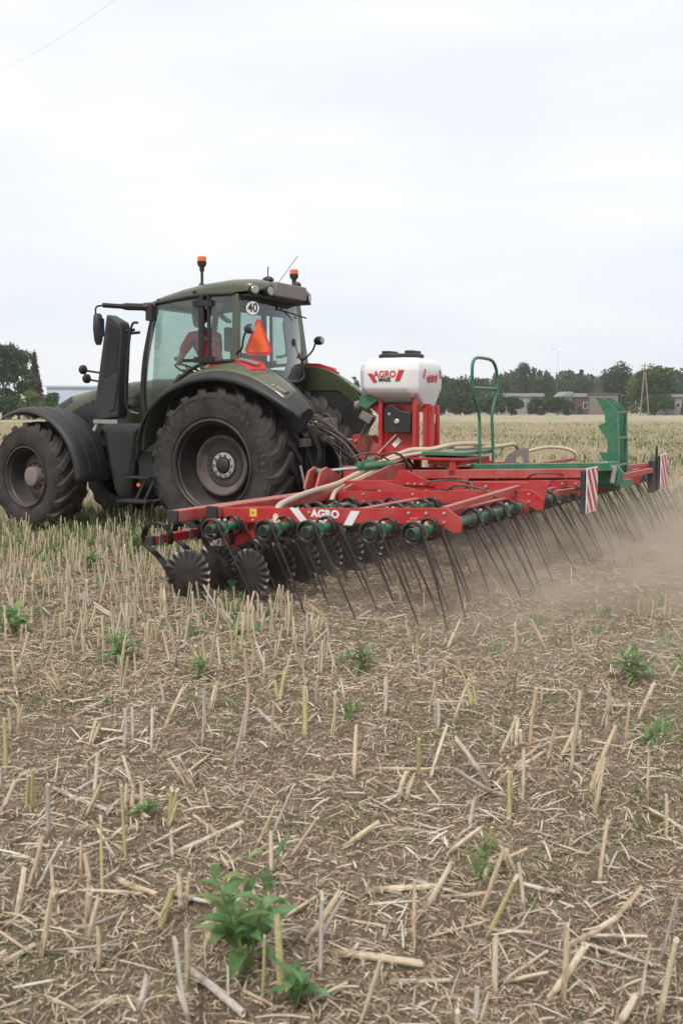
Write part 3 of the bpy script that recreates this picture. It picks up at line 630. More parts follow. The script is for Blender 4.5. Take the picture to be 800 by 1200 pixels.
# rear fenders
lip=[(1.10,1.00),(1.07,1.30),(.92,1.60),(.66,1.82),(.30,1.965),(-.10,2.005),(-.48,1.93),(-.85,1.77),(-1.14,1.60),(-1.22,1.54)]
inn=[(1.05,1.20),(1.02,1.42),(.88,1.72),(.62,1.96),(.26,2.11),(-.14,2.17),(-.48,2.12),(-.80,1.95),(-1.06,1.72),(-1.16,1.60)]
def fender(s):
    LP=[Vector((a,0,b)) for a,b in lip]; IN=[Vector((a,0,b)) for a,b in inn]; LPs=bez(LP,5); INs=bez(IN,5); n=len(LPs)
    g=MB(); k=MB(); bk=MB()
    def sec(i,ts):
        o=[]; tail=max(0,(i/(n-1)-.8)/.2)
        for t,dz in ts:
            y=.80+(1.24-.06*tail-.80)*t; p=INs[i].lerp(LPs[i],t**1.6)
            o.append((p.x,s*y,p.z+dz))
        return o
    split=int(n*.84)
    g.loft([sec(i,[(0,0),(.12,.012),(.3,.018),(.5,.016),(.68,.010),(.80,0)]) for i in range(split+1)])
    g.build('rear_fender_panel',OLIVE,TR,solid=.012,smooth=60)
    bk.loft([sec(i,[(0,0),(.12,.012),(.3,.018),(.5,.016),(.68,.010),(.80,0)]) for i in range(split,n)])
    k.loft([sec(i,[(.805,.006),(.84,.014),(.90,.010),(.96,0),(1.0,-.01),(1.0,-.055)]) for i in range(n)])
    o=k.build('fender_lip',BLACKP,TR,solid=.014,smooth=50); bk.build('fender_tail',BLACKP,o,solid=.012,smooth=60)
    w_=MB(); poly=[(p.x,p.z-.02) for p in INs]+([(-1.12,1.45),(-1.05,1.05),(-.3,.95),(.3,1.45),(.8,1.3)] if s<0 else [(-1.0,1.35),(-.6,1.3),(-.3,1.45),(.3,1.45),(.8,1.3)])
    w_.prism(poly,s*.74,s*.79); w_.build('wheel_arch_wall',BLACKP,TR)
    w_=MB(); up_=INs[4:]; lo_=[Vector((p.x*.97-.02,0,max(1.60,p.z-.17))) for p in up_]; w_.prism([(p.x,p.z) for p in up_]+[(p.x,min(p.z,1.86)) for p in lo_[::-1]],s*.725,s*.735); w_.build('fender_inner_panel',OLIVE,TR)
    r=MB(); a=[(-.10,2.178),(-.42,2.150),(-.56,2.075),(-.38,2.07)]
    top=[(-.12,s*.84,2.215),(-.34,s*.84,2.205),(-.52,s*.84,2.15),(-.60,s*.93,2.075),(-.47,s*1.06,2.075),(-.20,s*.95,2.175)]
    base=[(p[0]*.97,p[1],p[2]-.06) for p in top]
    r.loft([base,[(p[0],p[1],p[2]+.02) for p in top]],caps=True,closed=True); rl=r.build('rear_lamp',REDLENS,TR,bev=.008)
    MB().beam((-.24,s*.93,2.215),(-.52,s*.96,2.145),.045,.02,up=(0,.3*s,1)).build('reflector_strip',LENS,rl)
fender(1); fender(-1)
em=MB(); em.beam((-.76,1.07,1.90),(-.98,1.055,1.79),.07,.012,up=(-.3,.4,.8)); eo=em.build('fender_emblem_plate',BLACKM,TR)
em=MB(); em.ball((-.79,1.08,1.895),.022,sc=(1,1,.5)); em.build('yellow_badge',YEL,eo)
em=MB()
for k in range(4): em.beam((-.84-.032*k,1.07,1.876-.017*k),(-.86-.032*k,1.068,1.866-.017*k),.035,.006,up=(-.3,.4,.8))
em.build('badge_marks',HUBG,eo)
CR=0.66
sm=MB()
sm.tube([hood_pt(1.93,v) for v in np.linspace(-.95,.95,40)],.006,5); sm.tube([hood_pt(x,.62) for x in np.linspace(1.2,1.9,12)],.004,5)
sm.build('bonnet_seam',DARKIN,TR)
for s in (1,-1):
    sl=MB()
    for k in range(9): sl.tube([(x,p[1]+s*.004,z_) for x,z_ in ((2.1+.12*k,1.30),(2.16+.12*k,1.62-.035*k)) for p in (hood_pt(x,s*.8),)],.010,5)
    sl.build('grille_slats',DARKIN,TR)
# ---- cab
fr=MB()
def post(mb,a,b,w,d): mb.beam(a,b,w,d,up=(1,0,0))
for s in (1,-1):
    fr=MB(); post(fr,(-.12,.83 if s>0 else -.83,2.02),(-.12,.81 if s>0 else -.56,3.0),.07 if s>0 else .16,.09)
    fr.build('rear_pillar',OLIVE,TR,bev=.012)
bf=MB()
for s in (1,-1):
    bf.tube(bez([(1.10,(1 if s>0 else CR)*s*.79,2.93),(1.17,(1 if s>0 else CR)*s*.82,2.6),(1.25,(1 if s>0 else CR)*s*.84,2.2),(1.28,(1 if s>0 else CR)*s*.85,1.75),(1.22,(1 if s>0 else CR)*s*.85,1.42)],6),.042,8)
    bf.tube([(1.08,(1 if s>0 else CR)*s*.83,2.93),(.38,(1 if s>0 else CR)*s*.85,3.0),(-.12,(1 if s>0 else CR)*s*.83,3.0)],.028,8)
    bf.tube(bez([(1.24,(1 if s>0 else CR)*s*.865,1.42),(1.08,(1 if s>0 else CR)*s*.865,1.52),(.93,(1 if s>0 else CR)*s*.865,1.78),(.66,(1 if s>0 else CR)*s*.865,2.02),(.34,(1 if s>0 else CR)*s*.86,2.17),(-.12,(1 if s>0 else CR)*s*.845,2.20)],6),.024,8)
    post(bf,(.36,(1 if s>0 else CR)*s*.87,2.14),(.36,(1 if s>0 else CR)*s*.86,3.0),.035,.07); post(bf,(.25,(1 if s>0 else CR)*s*.87,2.16),(.25,(1 if s>0 else CR)*s*.86,3.0),.03,.035)
    for z in (2.22,2.90): bf.b2((.18,(1 if s>0 else CR)*s*.86,z-.035),(.46,(1 if s>0 else CR)*s*.90,z+.035))
    bf.b2((.40,(1 if s>0 else CR)*s*.885,2.19),(.62,(1 if s>0 else CR)*s*.91,2.23))
bf.b2((-.16,-.50,2.95),(-.10,.8,3.0)); bf.b2((1.05,-.60,2.88),(1.12,.76,2.93)); bf.tube([(1.22,-.65,1.42),(1.22,.85,1.42)],.04,8)
bf.tube(bez([(-.14,.80,2.10),(-.2,.6,2.02),(-.30,.30,1.97),(-.32,0,1.96),(-.30,-.35,1.97),(-.22,-.62,2.04),(-.14,-.70,2.2)],6),.028,8)
bf.build('cab_frame',BLACKM,TR,smooth=40)
# grab rails in front of the door
gr=MB(); gr.tube(bez([(1.28,.93,2.70),(1.36,.96,2.66),(1.42,.97,2.3),(1.46,.98,1.9),(1.44,.98,1.62),(1.30,.93,1.55)],6),.016,8); gr.tube([(1.30,.88,2.58),(1.46,.90,2.57)],.018,6); gr.build('grab_rail',BLACKM,TR)
def pane(name,rows,parent=TR):
    m=MB(); m.loft(rows); return m.build(name,GLASS,parent,smooth=60,recalc=False)
for s in (1,-1):
    zs=np.linspace(0,1,9)
    top=[(1.08,2.90),(.90,2.92),(.72,2.94),(.54,2.96),(.38,2.98)]; bot=[(1.22,1.48),(1.00,1.66),(.82,1.90),(.60,2.05),(.38,2.15)]
    pane('door_window',[[(a[0]*(1-t)+b[0]*t+.07*math.sin(t*PI)*(1 if i==0 else (.5 if i==1 else 0)),(1 if s>0 else CR)*s*(.845+.012*math.sin(t*PI)),a[1]*(1-t)+b[1]*t) for t in zs] for i,(a,b) in enumerate(zip(top,bot))])
    pane('rear_side_window',[[(x,(1 if s>0 else CR)*s*(.85-.005*i),z) for z in np.linspace(2.19,2.98,5)] for i,x in enumerate((.24,.12,0,-.09))])
pane('windscreen',[[(1.10+.13*t+.16*(1-((y-.09)/.70)**2),y,2.90-1.45*t) for y in np.linspace(-.60,.78,13)] for t in np.linspace(0,1,9)])
def rearx(y,z): return -.15-.17*(1-min(1,((y-.06)/.76)**2))*lerp(z,[1.95,2.6,3.0],[1,.8,.45])
pane('rear_window',[[(rearx(y,z),y,z) for y in np.linspace(-.72+(z-1.98)*.25,.78,15)] for z in [lerp(t,[0,1],[1.98,2.96]) for t in np.linspace(0,1,8)]])
lw=MB(); lw.b2((-.2,-.62,1.42),(-.13,.8,1.98)); lw.b2((-.12,-.62,1.40),(1.22,.78,1.46)); lw.build('cab_floor',DARKIN,TR)
# roof
rf=MB(); secs=[]
RX=[1.36,1.30,1.18,1.0,.7,.4,0,-.25,-.36,-.40]; RH=[.50,.64,.76,.82,.85,.86,.86,.85,.82,.78]; RT=[2.93,2.97,3.01,3.06,3.13,3.18,3.21,3.20,3.17,3.12]; RB=[2.90,2.90,2.91,2.92,2.95,2.98,3.01,3.02,3.03,3.04]
for x,h,t,b in zip(RX,RH,RT,RB):
    sec=[]
    for j in range(25):
        a=PI*j/24; cy=math.copysign(abs(math.cos(a))**.45,math.cos(a)); sec.append((x,h*cy*(1 if cy>0 else CR),b+.03+(t-b-.03)*abs(math.sin(a))**.6))
    sec+=[(x,-h*CR,b),(x,-h*.9*CR,b),(x,0,b),(x,h*.9,b),(x,h,b)]
    secs.append(sec)
rf.loft(secs,caps=True,closed=True); rf.build('roof',OLIVE,TR,smooth=50)
rt=MB(); rt.b2((-.455,-.31,2.985),(-.36,.44,3.165)); rt.build('roof_rear_panel',GREYM,TR,bev=.02)
uf=MB(); uf.b2((-.37,-.56,2.965),(1.08,.8,2.995)); uf.build('roof_underside',BLACKP,TR)
for (x,y,z,yaw) in ((-.36,.80,3.035,150),(-.43,.58,3.03,170),(-.34,-.50,3.035,210),(-.40,-.41,3.03,190)):
    rt_=Euler((0,0,R(yaw))).to_matrix(); m=MB()
    m.lathe([(0,.04),(.048,.037),(.060,.025),(.062,-.03),(.045,-.07),(0,-.08)],(0,0,0),'x',20); m.v=[tuple(rt_@Vector(p)+Vector((x,y,z))) for p in m.v]; mo=m.build('roof_work_lamp',BLACKP,TR)
    m=MB(); m.lathe([(0,.046),(.042,.043),(.052,.034)],(0,0,0),'x',20); m.v=[tuple(rt_@Vector(p)+Vector((x,y,z))) for p in m.v]; m.build('lamp_glass',LENS,mo)
# stalk lamps at cab rear corners
for (x,y,z,yb) in ((-.42,.98,2.56,.86),(-.36,-.80,2.52,-.66)):
    m=MB(); m.lathe([(0,-.05),(.045,-.045),(.058,-.02),(.058,.03),(.03,.07),(0,.075)],(x,y,z),'x',18); m.tube(bez([(x+.05,y,z),(x+.1,y,z-.12),(x+.16,(y+yb)/2,z-.22),(-.14,yb,z-.28)],5),.014,6); mo=m.build('stalk_work_lamp',BLACKP,TR)
    MB().lathe([(0,-.058),(.04,-.054),(.05,-.045)],(x,y,z),'x',18).build('lamp_glass',LENS,mo)
# beacons
def beacon(x,y,z0,z1):
    m=MB(); m.tube([(x,y,z0),(x,y,z1-.10)],.018,8); m.lathe([(.018,z1-.16),(.03,z1-.14),(.03,z1-.10),(.052,z1-.08),(.058,z1-.05),(.058,z1-.03),(0,z1-.03)],(x,y,0),'z',18); b=m.build('beacon',BLACKP,TR)
    MB().lathe([(.054,z1-.028),(.055,z1+.018),(.045,z1+.03),(0,z1+.032)],(x,y,0),'z',20).build('beacon_lens',ORANGE,b)
beacon(.46,.70,3.05,3.46); beacon(-.15,-.50,3.1,3.40)
MB().tube([(.46,.70,3.16),(.46,.78,3.06),(.46,.86,3.03)],.03,6).build('beacon_bracket',BLACKP,TR)
a=MB(); a.tube([(-.34,.20,3.18),(-.50,0.0,3.52)],.004,5); a.build('antenna',BLACKP,TR)
a=MB(); a.ball((-.3,-.30,3.2),.045,sc=(1.6,1,1)); a.build('roof_camera',BLACKP,TR)
a=MB(); a.tube([(-.28,.35,3.18),(-.28,.35,3.36)],.008,6); a.ball((-.28,.35,3.2),.05,sc=(1.6,1,.9)); a.build('antenna',BLACKP,TR)
# mirror on its arm
m=MB(); m.tube(bez([(1.10,.82,2.90),(1.22,.92,2.89),(1.36,1.15,2.885),(1.46,1.38,2.885)],5),[.055]*5+[.045]*5+[.03]*6,8); m.box((1.13,.86,2.82),(.1,.1,.2)); m.tube(bez([(1.44,1.36,2.885),(1.49,1.46,2.86),(1.50,1.47,2.78),(1.50,1.44,2.70)],5),.012,6); mo=m.build('mirror_arm',BLACKP,TR)
m=MB(); secs=[]
for z,wy,dx in ((2.78,.04,.03),(2.75,.062,.05),(2.6,.072,.06),(2.46,.058,.05),(2.40,.032,.03)):
    secs.append([(1.50+dx*math.cos(t),1.43+wy*math.sin(t),z) for t in np.linspace(0,2*PI,13)[:-1]])
m.loft(secs,caps=True,closed=True); m.build('mirror_housing',BLACKP,mo); m=MB(); m.b2((1.435,1.39,2.5),(1.44,1.47,2.72)); m.build('mirror_glass',WINM,mo)
m=MB(); m.tube(bez([(1.10,-.64,2.90),(1.36,-1.15,2.885),(1.46,-1.38,2.885)],5),.035,8); mo=m.build('mirror_arm',BLACKP,TR); MB().b2((1.46,-1.52,2.45),(1.54,-1.34,2.8)).build('mirror_housing',BLACKP,mo,bev=.02)
# dark lining inside the cab above and beside the rear window
ln=MB(); ln.b2((-.10,-.44,2.80),(-.02,.76,2.96)); ln.build('rear_headlining',SEATM,TR,bev=.01)
ln=MB(); ln.loft([[(-.11,-.48,2.95),(-.07,-.34,2.95)],[(-.11,-.56,2.6),(-.07,-.40,2.6)],[(-.11,-.66,2.3),(-.07,-.46,2.25)],[(-.11,-.72,2.05),(-.07,-.36,2.05)]]); ln.build('pillar_trim',GREYM,TR,solid=.02)
ln=MB(); ln.b2((-.10,-.70,1.95),(.10,.1,2.12)); ln.b2((-.08,.35,1.95),(.10,.78,2.16)); ln.build('rear_shelf',SEATM,TR,bev=.02)
# wiper
MB().tube([(-.25,-.05,2.86),(-.30,-.55,2.80)],.01,6).tube([(-.22,.1,2.93),(-.26,.1,2.86)],.012,6).tube([(-.26,.1,2.87),(-.25,-.05,2.86)],.01,6).build('rear_wiper',BLACKM,TR)
# slow vehicle triangle and speed plate
def oriented(mb,cen,yaw):   # local plate: x right, z up, facing -y ... yaw turns the facing
    M_=Euler((0,0,yaw)).to_matrix(); mb.v=[tuple(M_@Vector(p)+Vector(cen)) for p in mb.v]
def tripoly(w,h,cut):
    return [(-w/2+cut,-h/2),(w/2-cut,-h/2),(w/2,-h/2+cut*1.7),(cut*.5,h/2),(-cut*.5,h/2),(-w/2,-h/2+cut*1.7)]
YAW=R(-52)   # local -y turned to face the rear and left
cenT=(-.36,.80,2.43)
m=MB(); m.prism(tripoly(.33,.43,.04),0,.012); oriented(m,cenT,YAW+PI*0); 
# facing direction of the plate front
YF=YAW
def faceplate(poly,cen,depth0,depth1,yaw):
    q=MB(); q.prism(poly,depth0,depth1); oriented(q,cen,yaw); return q
cenT=(-.42,.80,2.47); yawT=R(218)   # plate front is local -y of the prism; turn it to face back-left
tb=faceplate(tripoly(.33,.43,.04),cenT,0,.012,yawT).build('triangle_backing',REDLENS,TR); 
faceplate(tripoly(.25,.35,.022),cenT,-.004,-.0008,yawT).build('orange_triangle',ORTRI,tb)
sp_=[(.090*math.cos(t),.090*math.sin(t)) for t in np.linspace(0,2*PI,29)[:-1]]
cenS=(-.34,.80,2.82); so=faceplate(sp_,cenS,0,.005,yawT).build('speed_plate',LOGOW,TR)
q=MB(); put_text(q,'40',.15,(0,-.004,0),(1,0,0),(0,0,1),.003,.003,.8); oriented(q,cenS,yawT); q.build('speed_digits',LOGOK,so)
q=MB(); q.lathe([(.080,-.004),(.090,-.004),(.090,-.001),(.080,-.001)],n=32,closed=True); oriented(q,cenS,yawT); q.build('plate_ring',LOGOK,so)
# interior
it=MB(); it.b2((.18,-.20,1.48),(.60,.40,1.80)); it.b2((.16,-.16,1.80),(.66,.36,1.92)); it.build('driver_seat',SEATM,TR,bev=.04)
it=MB(); it.b2((.08,-.10,1.90),(.20,.32,2.32)); it.build('seat_backrest',SEATM,TR,bev=.04)
it=MB(); it.prism([(.98,1.46),(1.2,1.46),(1.22,2.0),(1.14,2.08),(1.05,2.0)],-.05,.30); it.b2((.2,-.62,1.46),(.9,-.28,1.98)); it.build('console',BLACKP,TR,bev=.02)
it=MB(); c0=Vector((1.08,.13,2.12)); nn=Vector((-.45,0,.9)).normalized(); e1=Vector((0,1,0)); e2=nn.cross(e1)
it.tube([c0+(e1*math.cos(t)+e2*math.sin(t))*.20 for t in np.linspace(0,2*PI,33)[:-1]],.015,6,closed=True)
for t in (0,2.1,4.2): it.tube([c0,c0+(e1*math.cos(t)+e2*math.sin(t))*.2],.012,6)
it.tube([c0,c0-nn*.15],.025,8); it.build('steering_wheel',BLACKP,TR)
it=MB(); it.tube(bez([(.10,-.45,2.30),(.02,-.50,2.31),(-.02,-.52,2.38),(.02,-.52,2.70),(-.02,-.50,2.78),(-.22,-.42,2.80)],5),.018,6); it.tube(bez([(-.14,-.50,2.80),(-.12,-.52,2.55),(-.18,-.54,2.38),(-.25,-.52,2.28)],5),.016,6); it.build('inner_grab_rail',GREYM,TR)
it=MB(); it.b2((.75,-.62,2.2),(.80,-.40,2.42)); it.beam((.78,-.52,2.2),(.75,-.52,1.9),.03,.03); it.build('display_screen',BLACKP,TR,bev=.01)
# rear linkage
lk=MB(); lk.b2((-.72,-.30,.70),(-.50,.30,1.55)); lk.b2((-.85,-.25,1.15),(-.7,.25,1.40)); lk.build('rear_axle_housing',DARKIN,TR,bev=.02)
for s in (1,-1):
    lk=MB(); lk.beam((-.5,s*.32,.58),(-1.45,s*.43,.62),.05,.10); lk.tube([(-.75,s*.42,1.40),(-1.05,s*.42,.65)],.028,8); lk.beam((-.45,s*.38,1.38),(-.8,s*.42,1.42),.05,.07); lk.build('lift_arm',BLACKM,TR)
lk=MB(); lk.tube([(-.78,0,1.22),(-1.12,0,1.23)],.05,12); lk.tube([(-1.1,0,1.23),(-1.40,0,1.235)],.022,10); lk.build('top_link',STEEL,TR)
lk=MB(); lk.b2((-.80,.12,1.26),(-.72,.42,1.50)); lk.b2((-.95,.45,1.16),(-.80,.62,1.26)); lk.b2((-.80,-.5,1.3),(-.72,-.1,1.5)); lk.build('hydraulic_block',GREYM,TR,bev=.01)
rh=random.Random(3)
for k in range(16):
    y0=rh.uniform(.05,.5); z0=rh.uniform(1.3,1.5); x1=-rh.uniform(1.35,1.7); y1=rh.uniform(-.25,.5); z1=rh.uniform(.75,1.0); sag=rh.uniform(-.1,.22)
    h=MB(); h.tube(bez([(-.78,y0,z0),(-.95,y0,z0+.05+sag*.3),((-.95+x1)/2-.05,(y0+y1)/2,(z0+z1)/2+sag),(x1+.05,y1,z1+.02),(x1,y1,z1)],8),rh.choice([.008,.011,.013]),6); h.build('hydraulic_hose',HOSE,TR)
    if k<6: MB().tube([(-.74,y0,z0),(-.82,y0,z0)],.02,8).build('coupling',STEEL,TR)
for (y0,y1) in ((.55,.5),(.62,.55)):
    MB().tube(bez([(-.75,y0,1.42),(-.98,y0,1.40),(-1.1,y1,1.1),(-1.0,y1,.8)],8),.011,6).build('hydraulic_hose',HOSE,TR)
MB().tube([(-1.05,.75,.60),(-.98,.78,.95)],.018,8).build('linkage_pin',STEEL,TR)
# ================================================================== HARROW
HB=loc2w(-3.0,0.3); HW_=empty('mulch_harrow',(HB.x,HB.y,0),TROT,'wide red and green trailed tine harrow with white seed tank, working behind the tractor','harrow')
OFF=(-3.0,0.3,0)
def hb(mb,name,mat,parent=None,**k):
    if parent is None: return mb.build(name,mat,HW_,off=OFF,**k)
    return mb.build(name,mat,parent,off=OFF,**k)
YL,YR=4.15,-3.75
zr=lambda x: .635+.036*(-2.3-x)
zp=lambda x: .775+.038*(-2.3-x)
ROWX=[-2.31,-2.83,-3.22,-3.77,-4.12]
# lateral beams
for (x,z,y0) in ((-1.78,.70,4.32),(-2.08,.735,4.16)):
    for (a,b) in ((y0,.30),(-.1,YR)):
        m=MB(); m.beam((x,a,z),(x,b,z),.10,.10); o=hb(m,'cross_beam',REDD,bev=.008)
        q=MB(); e=a if a>3 else b; sg=1 if a>3 else -1; q.beam((x,e+sg*.002,z),(x,e+sg*.035,z),.106,.106); hb(q,'end_cap',BLACKP,o,bev=.006)
for x in (-3.05,-3.95):
    m=MB(); m.beam((x,YL-.02,zp(x)-.10),(x,YR+.02,zp(x)-.10),.07,.07); hb(m,'cross_beam',REDD,bev=.006)
# lengthwise side plates with bolted bushings
def side_plate(y,x0=-2.14,x1=-4.40,logo=False):
    m=MB(); t=.014
    poly=[(x0,zp(x0)),(x0-.02,zp(x0)-.125),(x1+.24,zp(x1)-.125),(x1+.12,zp(x1)-.19),(x1+.06,zp(x1)-.18),(x1+.05,zp(x1)-.08),(x1+.18,zp(x1)+.005)]
    m.prism(poly,y-t/2,y+t/2); m.beam((x0,y-.03,zp(x0)-.006),(x1+.18,y-.03,zp(x1+.18)-.006),.05,.01)
    for rx in ROWX: 
        m.prism([(rx+.075,zr(rx)+.05),(rx-.075,zr(rx)+.05),(rx-.07,zr(rx)-.05),(rx-.02,zr(rx)-.09),(rx+.02,zr(rx)-.09),(rx+.07,zr(rx)-.05)],y-t/2-.014,y-t/2-.001)
        m.lathe([(.042,-.035),(.062,-.035),(.062,.03),(.042,.03)],(rx,y,zr(rx)),'y',18,closed=True)
    o=hb(m,'side_plate',RED,bev=.003)
    b=MB()
    for rx in (-2.45,-3.0,-3.9,-4.05,-4.2):
        for dz in (-.03,-.10): b.lathe([(0,.014),(.010,.014),(.013,.01),(.013,0)],(rx,y+t/2,zp(rx)+dz),'y',6)
    b_=hb(b,'plate_bolt',BOLT,o)
    return o
for y in (4.10,2.02,.42,-.42,-2.0,-3.7):
    o=side_plate(y)
    if y==4.10:
        # sign on the outer plate: two slanted bars, AGRO over MASZ
        q=MB(); zc=zp(-3.14)
        s0=-3.14; yy=4.10+.007
        q.prism([(s0+.33,zc-.005),(s0+.25,zc-.005),(s0+.14,zc-.125),(s0+.22,zc-.125)],yy+.001,yy+.003)
        q.prism([(s0-.33,zc-.005),(s0-.25,zc-.005),(s0-.18,zc-.125),(s0-.26,zc-.125)],yy+.001,yy+.003)
        put_text(q,'AGRO',.088,(s0-.01,yy+.0025,zc-.045),(-1,0,0),(0,0,1),.002,.004,1.05)
        put_text(q,'MASZ',.048,(s0-.02,yy+.0025,zc-.103),(-1,0,0),(0,0,1),.002,.002,1.1)
        hb(q,'plate_logo',LOGOW,o,smooth=None)
        MB()
# yellow sticker on the front corner bracket
m=MB(); m.prism([(-2.30,.78),(-2.62,.80),(-2.62,.62),(-2.4,.5),(-2.2,.42),(-2.0,.46),(-1.9,.62),(-1.95,.70)],4.02,4.05); o=hb(m,'corner_bracket',RED,bev=.004)
m=MB(); m.prism([(-2.42,.775),(-2.49,.778),(-2.49,.71),(-2.42,.707)],4.108,4.112); hb(m,'yellow_sticker',YEL,o)
# green tine tubes, one pair for each row
for rx in ROWX:
    z=zr(rx)
    for (a,b) in ((4.56,.16),(-.12,YR-.35)):
        m=MB(); m.cyl((rx,a,z),(rx,b,z),.040,20); o=hb(m,'tine_tube',GREEN)
        if a>4: 
            q=MB(); q.lathe([(.036,.0),(.034,.004),(0,.004)],(rx,a,z),'y',20); hb(q,'tube_end',BLACKM,o)
# double spring tines: one mesh, copied
def tine_mesh():
    m=MB(); r=.080; wr=.0122; dv=Vector((-.47,0,-.88)).normalized()
    for s in (1,-1):
        pts=[]; turns=3.1; n=42
        a_end=math.atan2(-dv.x,dv.z) # placeholder
        # tangent point: rear upper side of the coil
        pe=Vector((-.88,0,.47)).normalized(); ae=math.atan2(pe.z,pe.x)
        for i in range(n+1):
            t=i/n; a=ae-(1-t)*turns*2*PI*(-1)  # wind
            rr=r+.002*math.sin(t*9)
            pts.append(Vector((rr*math.cos(a),s*(.135+.066*t),rr*math.sin(a))))
        p=pts[-1]; L_=.80
        for k in range(1,8):
            t=k/7; pts.append(p+dv*L_*t+Vector((.05*t*t,s*.004*t,0)))
        rr=[wr]*(len(pts)-7)+[wr*.85,wr*.75,wr*.72,wr*.7,wr*.68,wr*.64,wr*.5]
        m.tube(pts,rr,7)
    # bridge under the tube
    m.tube(bez([(.045,.135,-.05),(.03,.08,-.075),(.02,0,-.08),(.03,-.08,-.075),(.045,-.135,-.05)],4),wr,6)
    return m.mesh('spring_tine',BLACKM,50)
def clamp_mesh():
    m=MB(); m.box((0,0,.0),(.092,.035,.092)); m.box((0,0,-.055),(.06,.05,.03))
    return m.mesh('tine_clamp',GREEN,30)
def bolt_mesh():
    m=MB()
    for s in (-1,1): m.lathe([(0,.072),(.012,.072),(.015,.066),(.015,.052)],(s*.03,0,0),'z',6)
    m.lathe([(0,-.07),(.012,-.07),(.015,-.062),(.015,-.05)],(.062,0,.01),'x',6)
    m.lathe([(0,.06),(.013,.06),(.013,.05)],(0,.0,.0),'x',6)
    return m.mesh('clamp_bolt',BOLT,30)
TM,CM,BM=tine_mesh(),clamp_mesh(),bolt_mesh()
hr=random.Random(11)
for i,rx in enumerate(ROWX):
    ys=[4.36]+[3.58-.56*k-(.14*((i*2)%3-1)) for k in range(6)]+[-.35-.6*k-.1*(i%3) for k in range(7)]
    if i==4: ys=[4.36,3.18,2.52,1.62,1.02,.45,-.3,-.85,-1.4,-1.95,-2.5,-3.05,-3.6]
    for y in ys:
        if y<YR-.3: continue
        if min(abs(y-p) for p in (4.10,2.02,.42,-.42,-2.0,-3.7))<.07: y-=.12
        t=bpy.data.objects.new('spring_tine',TM); COL.objects.link(t); t.parent=HW_
        t.location=(rx-OFF[0],y-OFF[1],zr(rx)); t.rotation_euler=(hr.uniform(-.02,.02),hr.uniform(-.08,.10)+.05-(.25 if (i==4 and y>4) else 0),hr.uniform(-.05,.05))
        c_=bpy.data.objects.new('tine_clamp',CM); COL.objects.link(c_); c_.parent=t
        if i>=2 or y>3:
            b_=bpy.data.objects.new('clamp_bolt',BM); COL.objects.link(b_); b_.parent=t
# wavy discs on leaf spring arms
def disc_mesh():
    m=MB(); n=120; rings=[.001,.06,.10,.135,.155,.175,.195,.207,.213]; 
    for side in (1,-1):
        secs=[]
        for r in rings:
            sec=[]
            for j in range(n):
                a=2*PI*j/n; amp=.011*max(0,(r-.135)/.075)**.8; yy=-.02*(r/.2)**2+amp*math.sin(20*a+r*10)+side*(.0022 if r<.205 else .0006); sec.append((r*math.cos(a),yy,r*math.sin(a)))
            secs.append(sec)
        m.loft(secs,closed=True)
    return m.mesh('wavy_disc',[BLACKM,BLACKM],50)
DISCM=paint('worn disc steel',(0.035,0.035,0.037),0.32,0.18,(0.2,0.165,0.13),metal=0.6,scale=9,up=0.1)
DM=disc_mesh(); DM.materials.clear(); DM.materials.append(DISCM); DM.materials.append(paint('worn disc edge',(0.11,0.105,0.10),0.3,0.2,metal=0.8))
for p_ in DM.polygons:
    if math.hypot(p_.center.x,p_.center.z)>.2005: p_.material_index=1
def hub_mesh():
    m=MB(); m.lathe([(0,.0),(.05,.0),(.055,-.015),(.055,-.08),(.04,-.10),(0,-.10)],(-.08,0,.05),'y',16); m.box((.055,-.05,-.015),(.17,.07,.085),Euler((0,R(35),0)).to_matrix()); return m.mesh('disc_hub',GREEN,35)
HM=hub_mesh()
def arm_mesh():
    m=MB(); pts=[]
    for k in range(17):
        a=R(205-(205+62)*k/16); pts.append((.145*math.cos(a),.125*math.sin(a)+.02))
    pts+=[(-.03,-.165),(-.08,-.225),(-.13,-.285),(-.17,-.335)]
    inner=[];outer=[]
    for k,(x,z) in enumerate(pts):
        a=pts[max(0,k-1)]; b=pts[min(len(pts)-1,k+1)]; dx,dz=b[0]-a[0],b[1]-a[1]; l=math.hypot(dx,dz); nx_,nz=-dz/l,dx/l; inner.append((x-nx_*.006,z-nz*.006)); outer.append((x+nx_*.006,z+nz*.006))
    secs=[[(inner[k][0],-.038,inner[k][1]),(inner[k][0],.038,inner[k][1]),(outer[k][0],.038,outer[k][1]),(outer[k][0],-.038,outer[k][1])] for k in range(len(pts))]
    m.loft(secs,caps=True,closed=True); return m.mesh('spring_arm',BLACKM,40)
AM=arm_mesh()
def cl_mesh():
    m=MB(); m.box((0,0,.0),(.095,.05,.095)); m.lathe([(0,.05),(.03,.05),(.03,.03)],(0,0,0),'y',12); return m.mesh('arm_clamp',STEEL,30)
CLM=cl_mesh()
for (a,b) in ((4.47,3.6),(3.6,.2),(-.15,YR-.1)):
    m=MB(); m.beam((-1.66,a,.50),(-1.66,b,.50),.075,.075); o=hb(m,'disc_bar',RED,bev=.006)
    if a>4: q=MB(); q.beam((-1.66,4.473,.50),(-1.66,4.52,.50),.08,.08); hb(q,'end_cap',BLACKP,o,bev=.005)
for y in (3.5,2.2,.7,-.7,-2.2,-3.4):
    m=MB(); m.beam((-1.66,y,.5),(-1.80,y,.72),.10,.04,up=(0,1,0)); m.beam((-1.66,y,.5),(-2.08,y,.72),.012,.12,up=(0,1,0)); hb(m,'bar_bracket',RED,bev=.003)
k=0; y=4.40
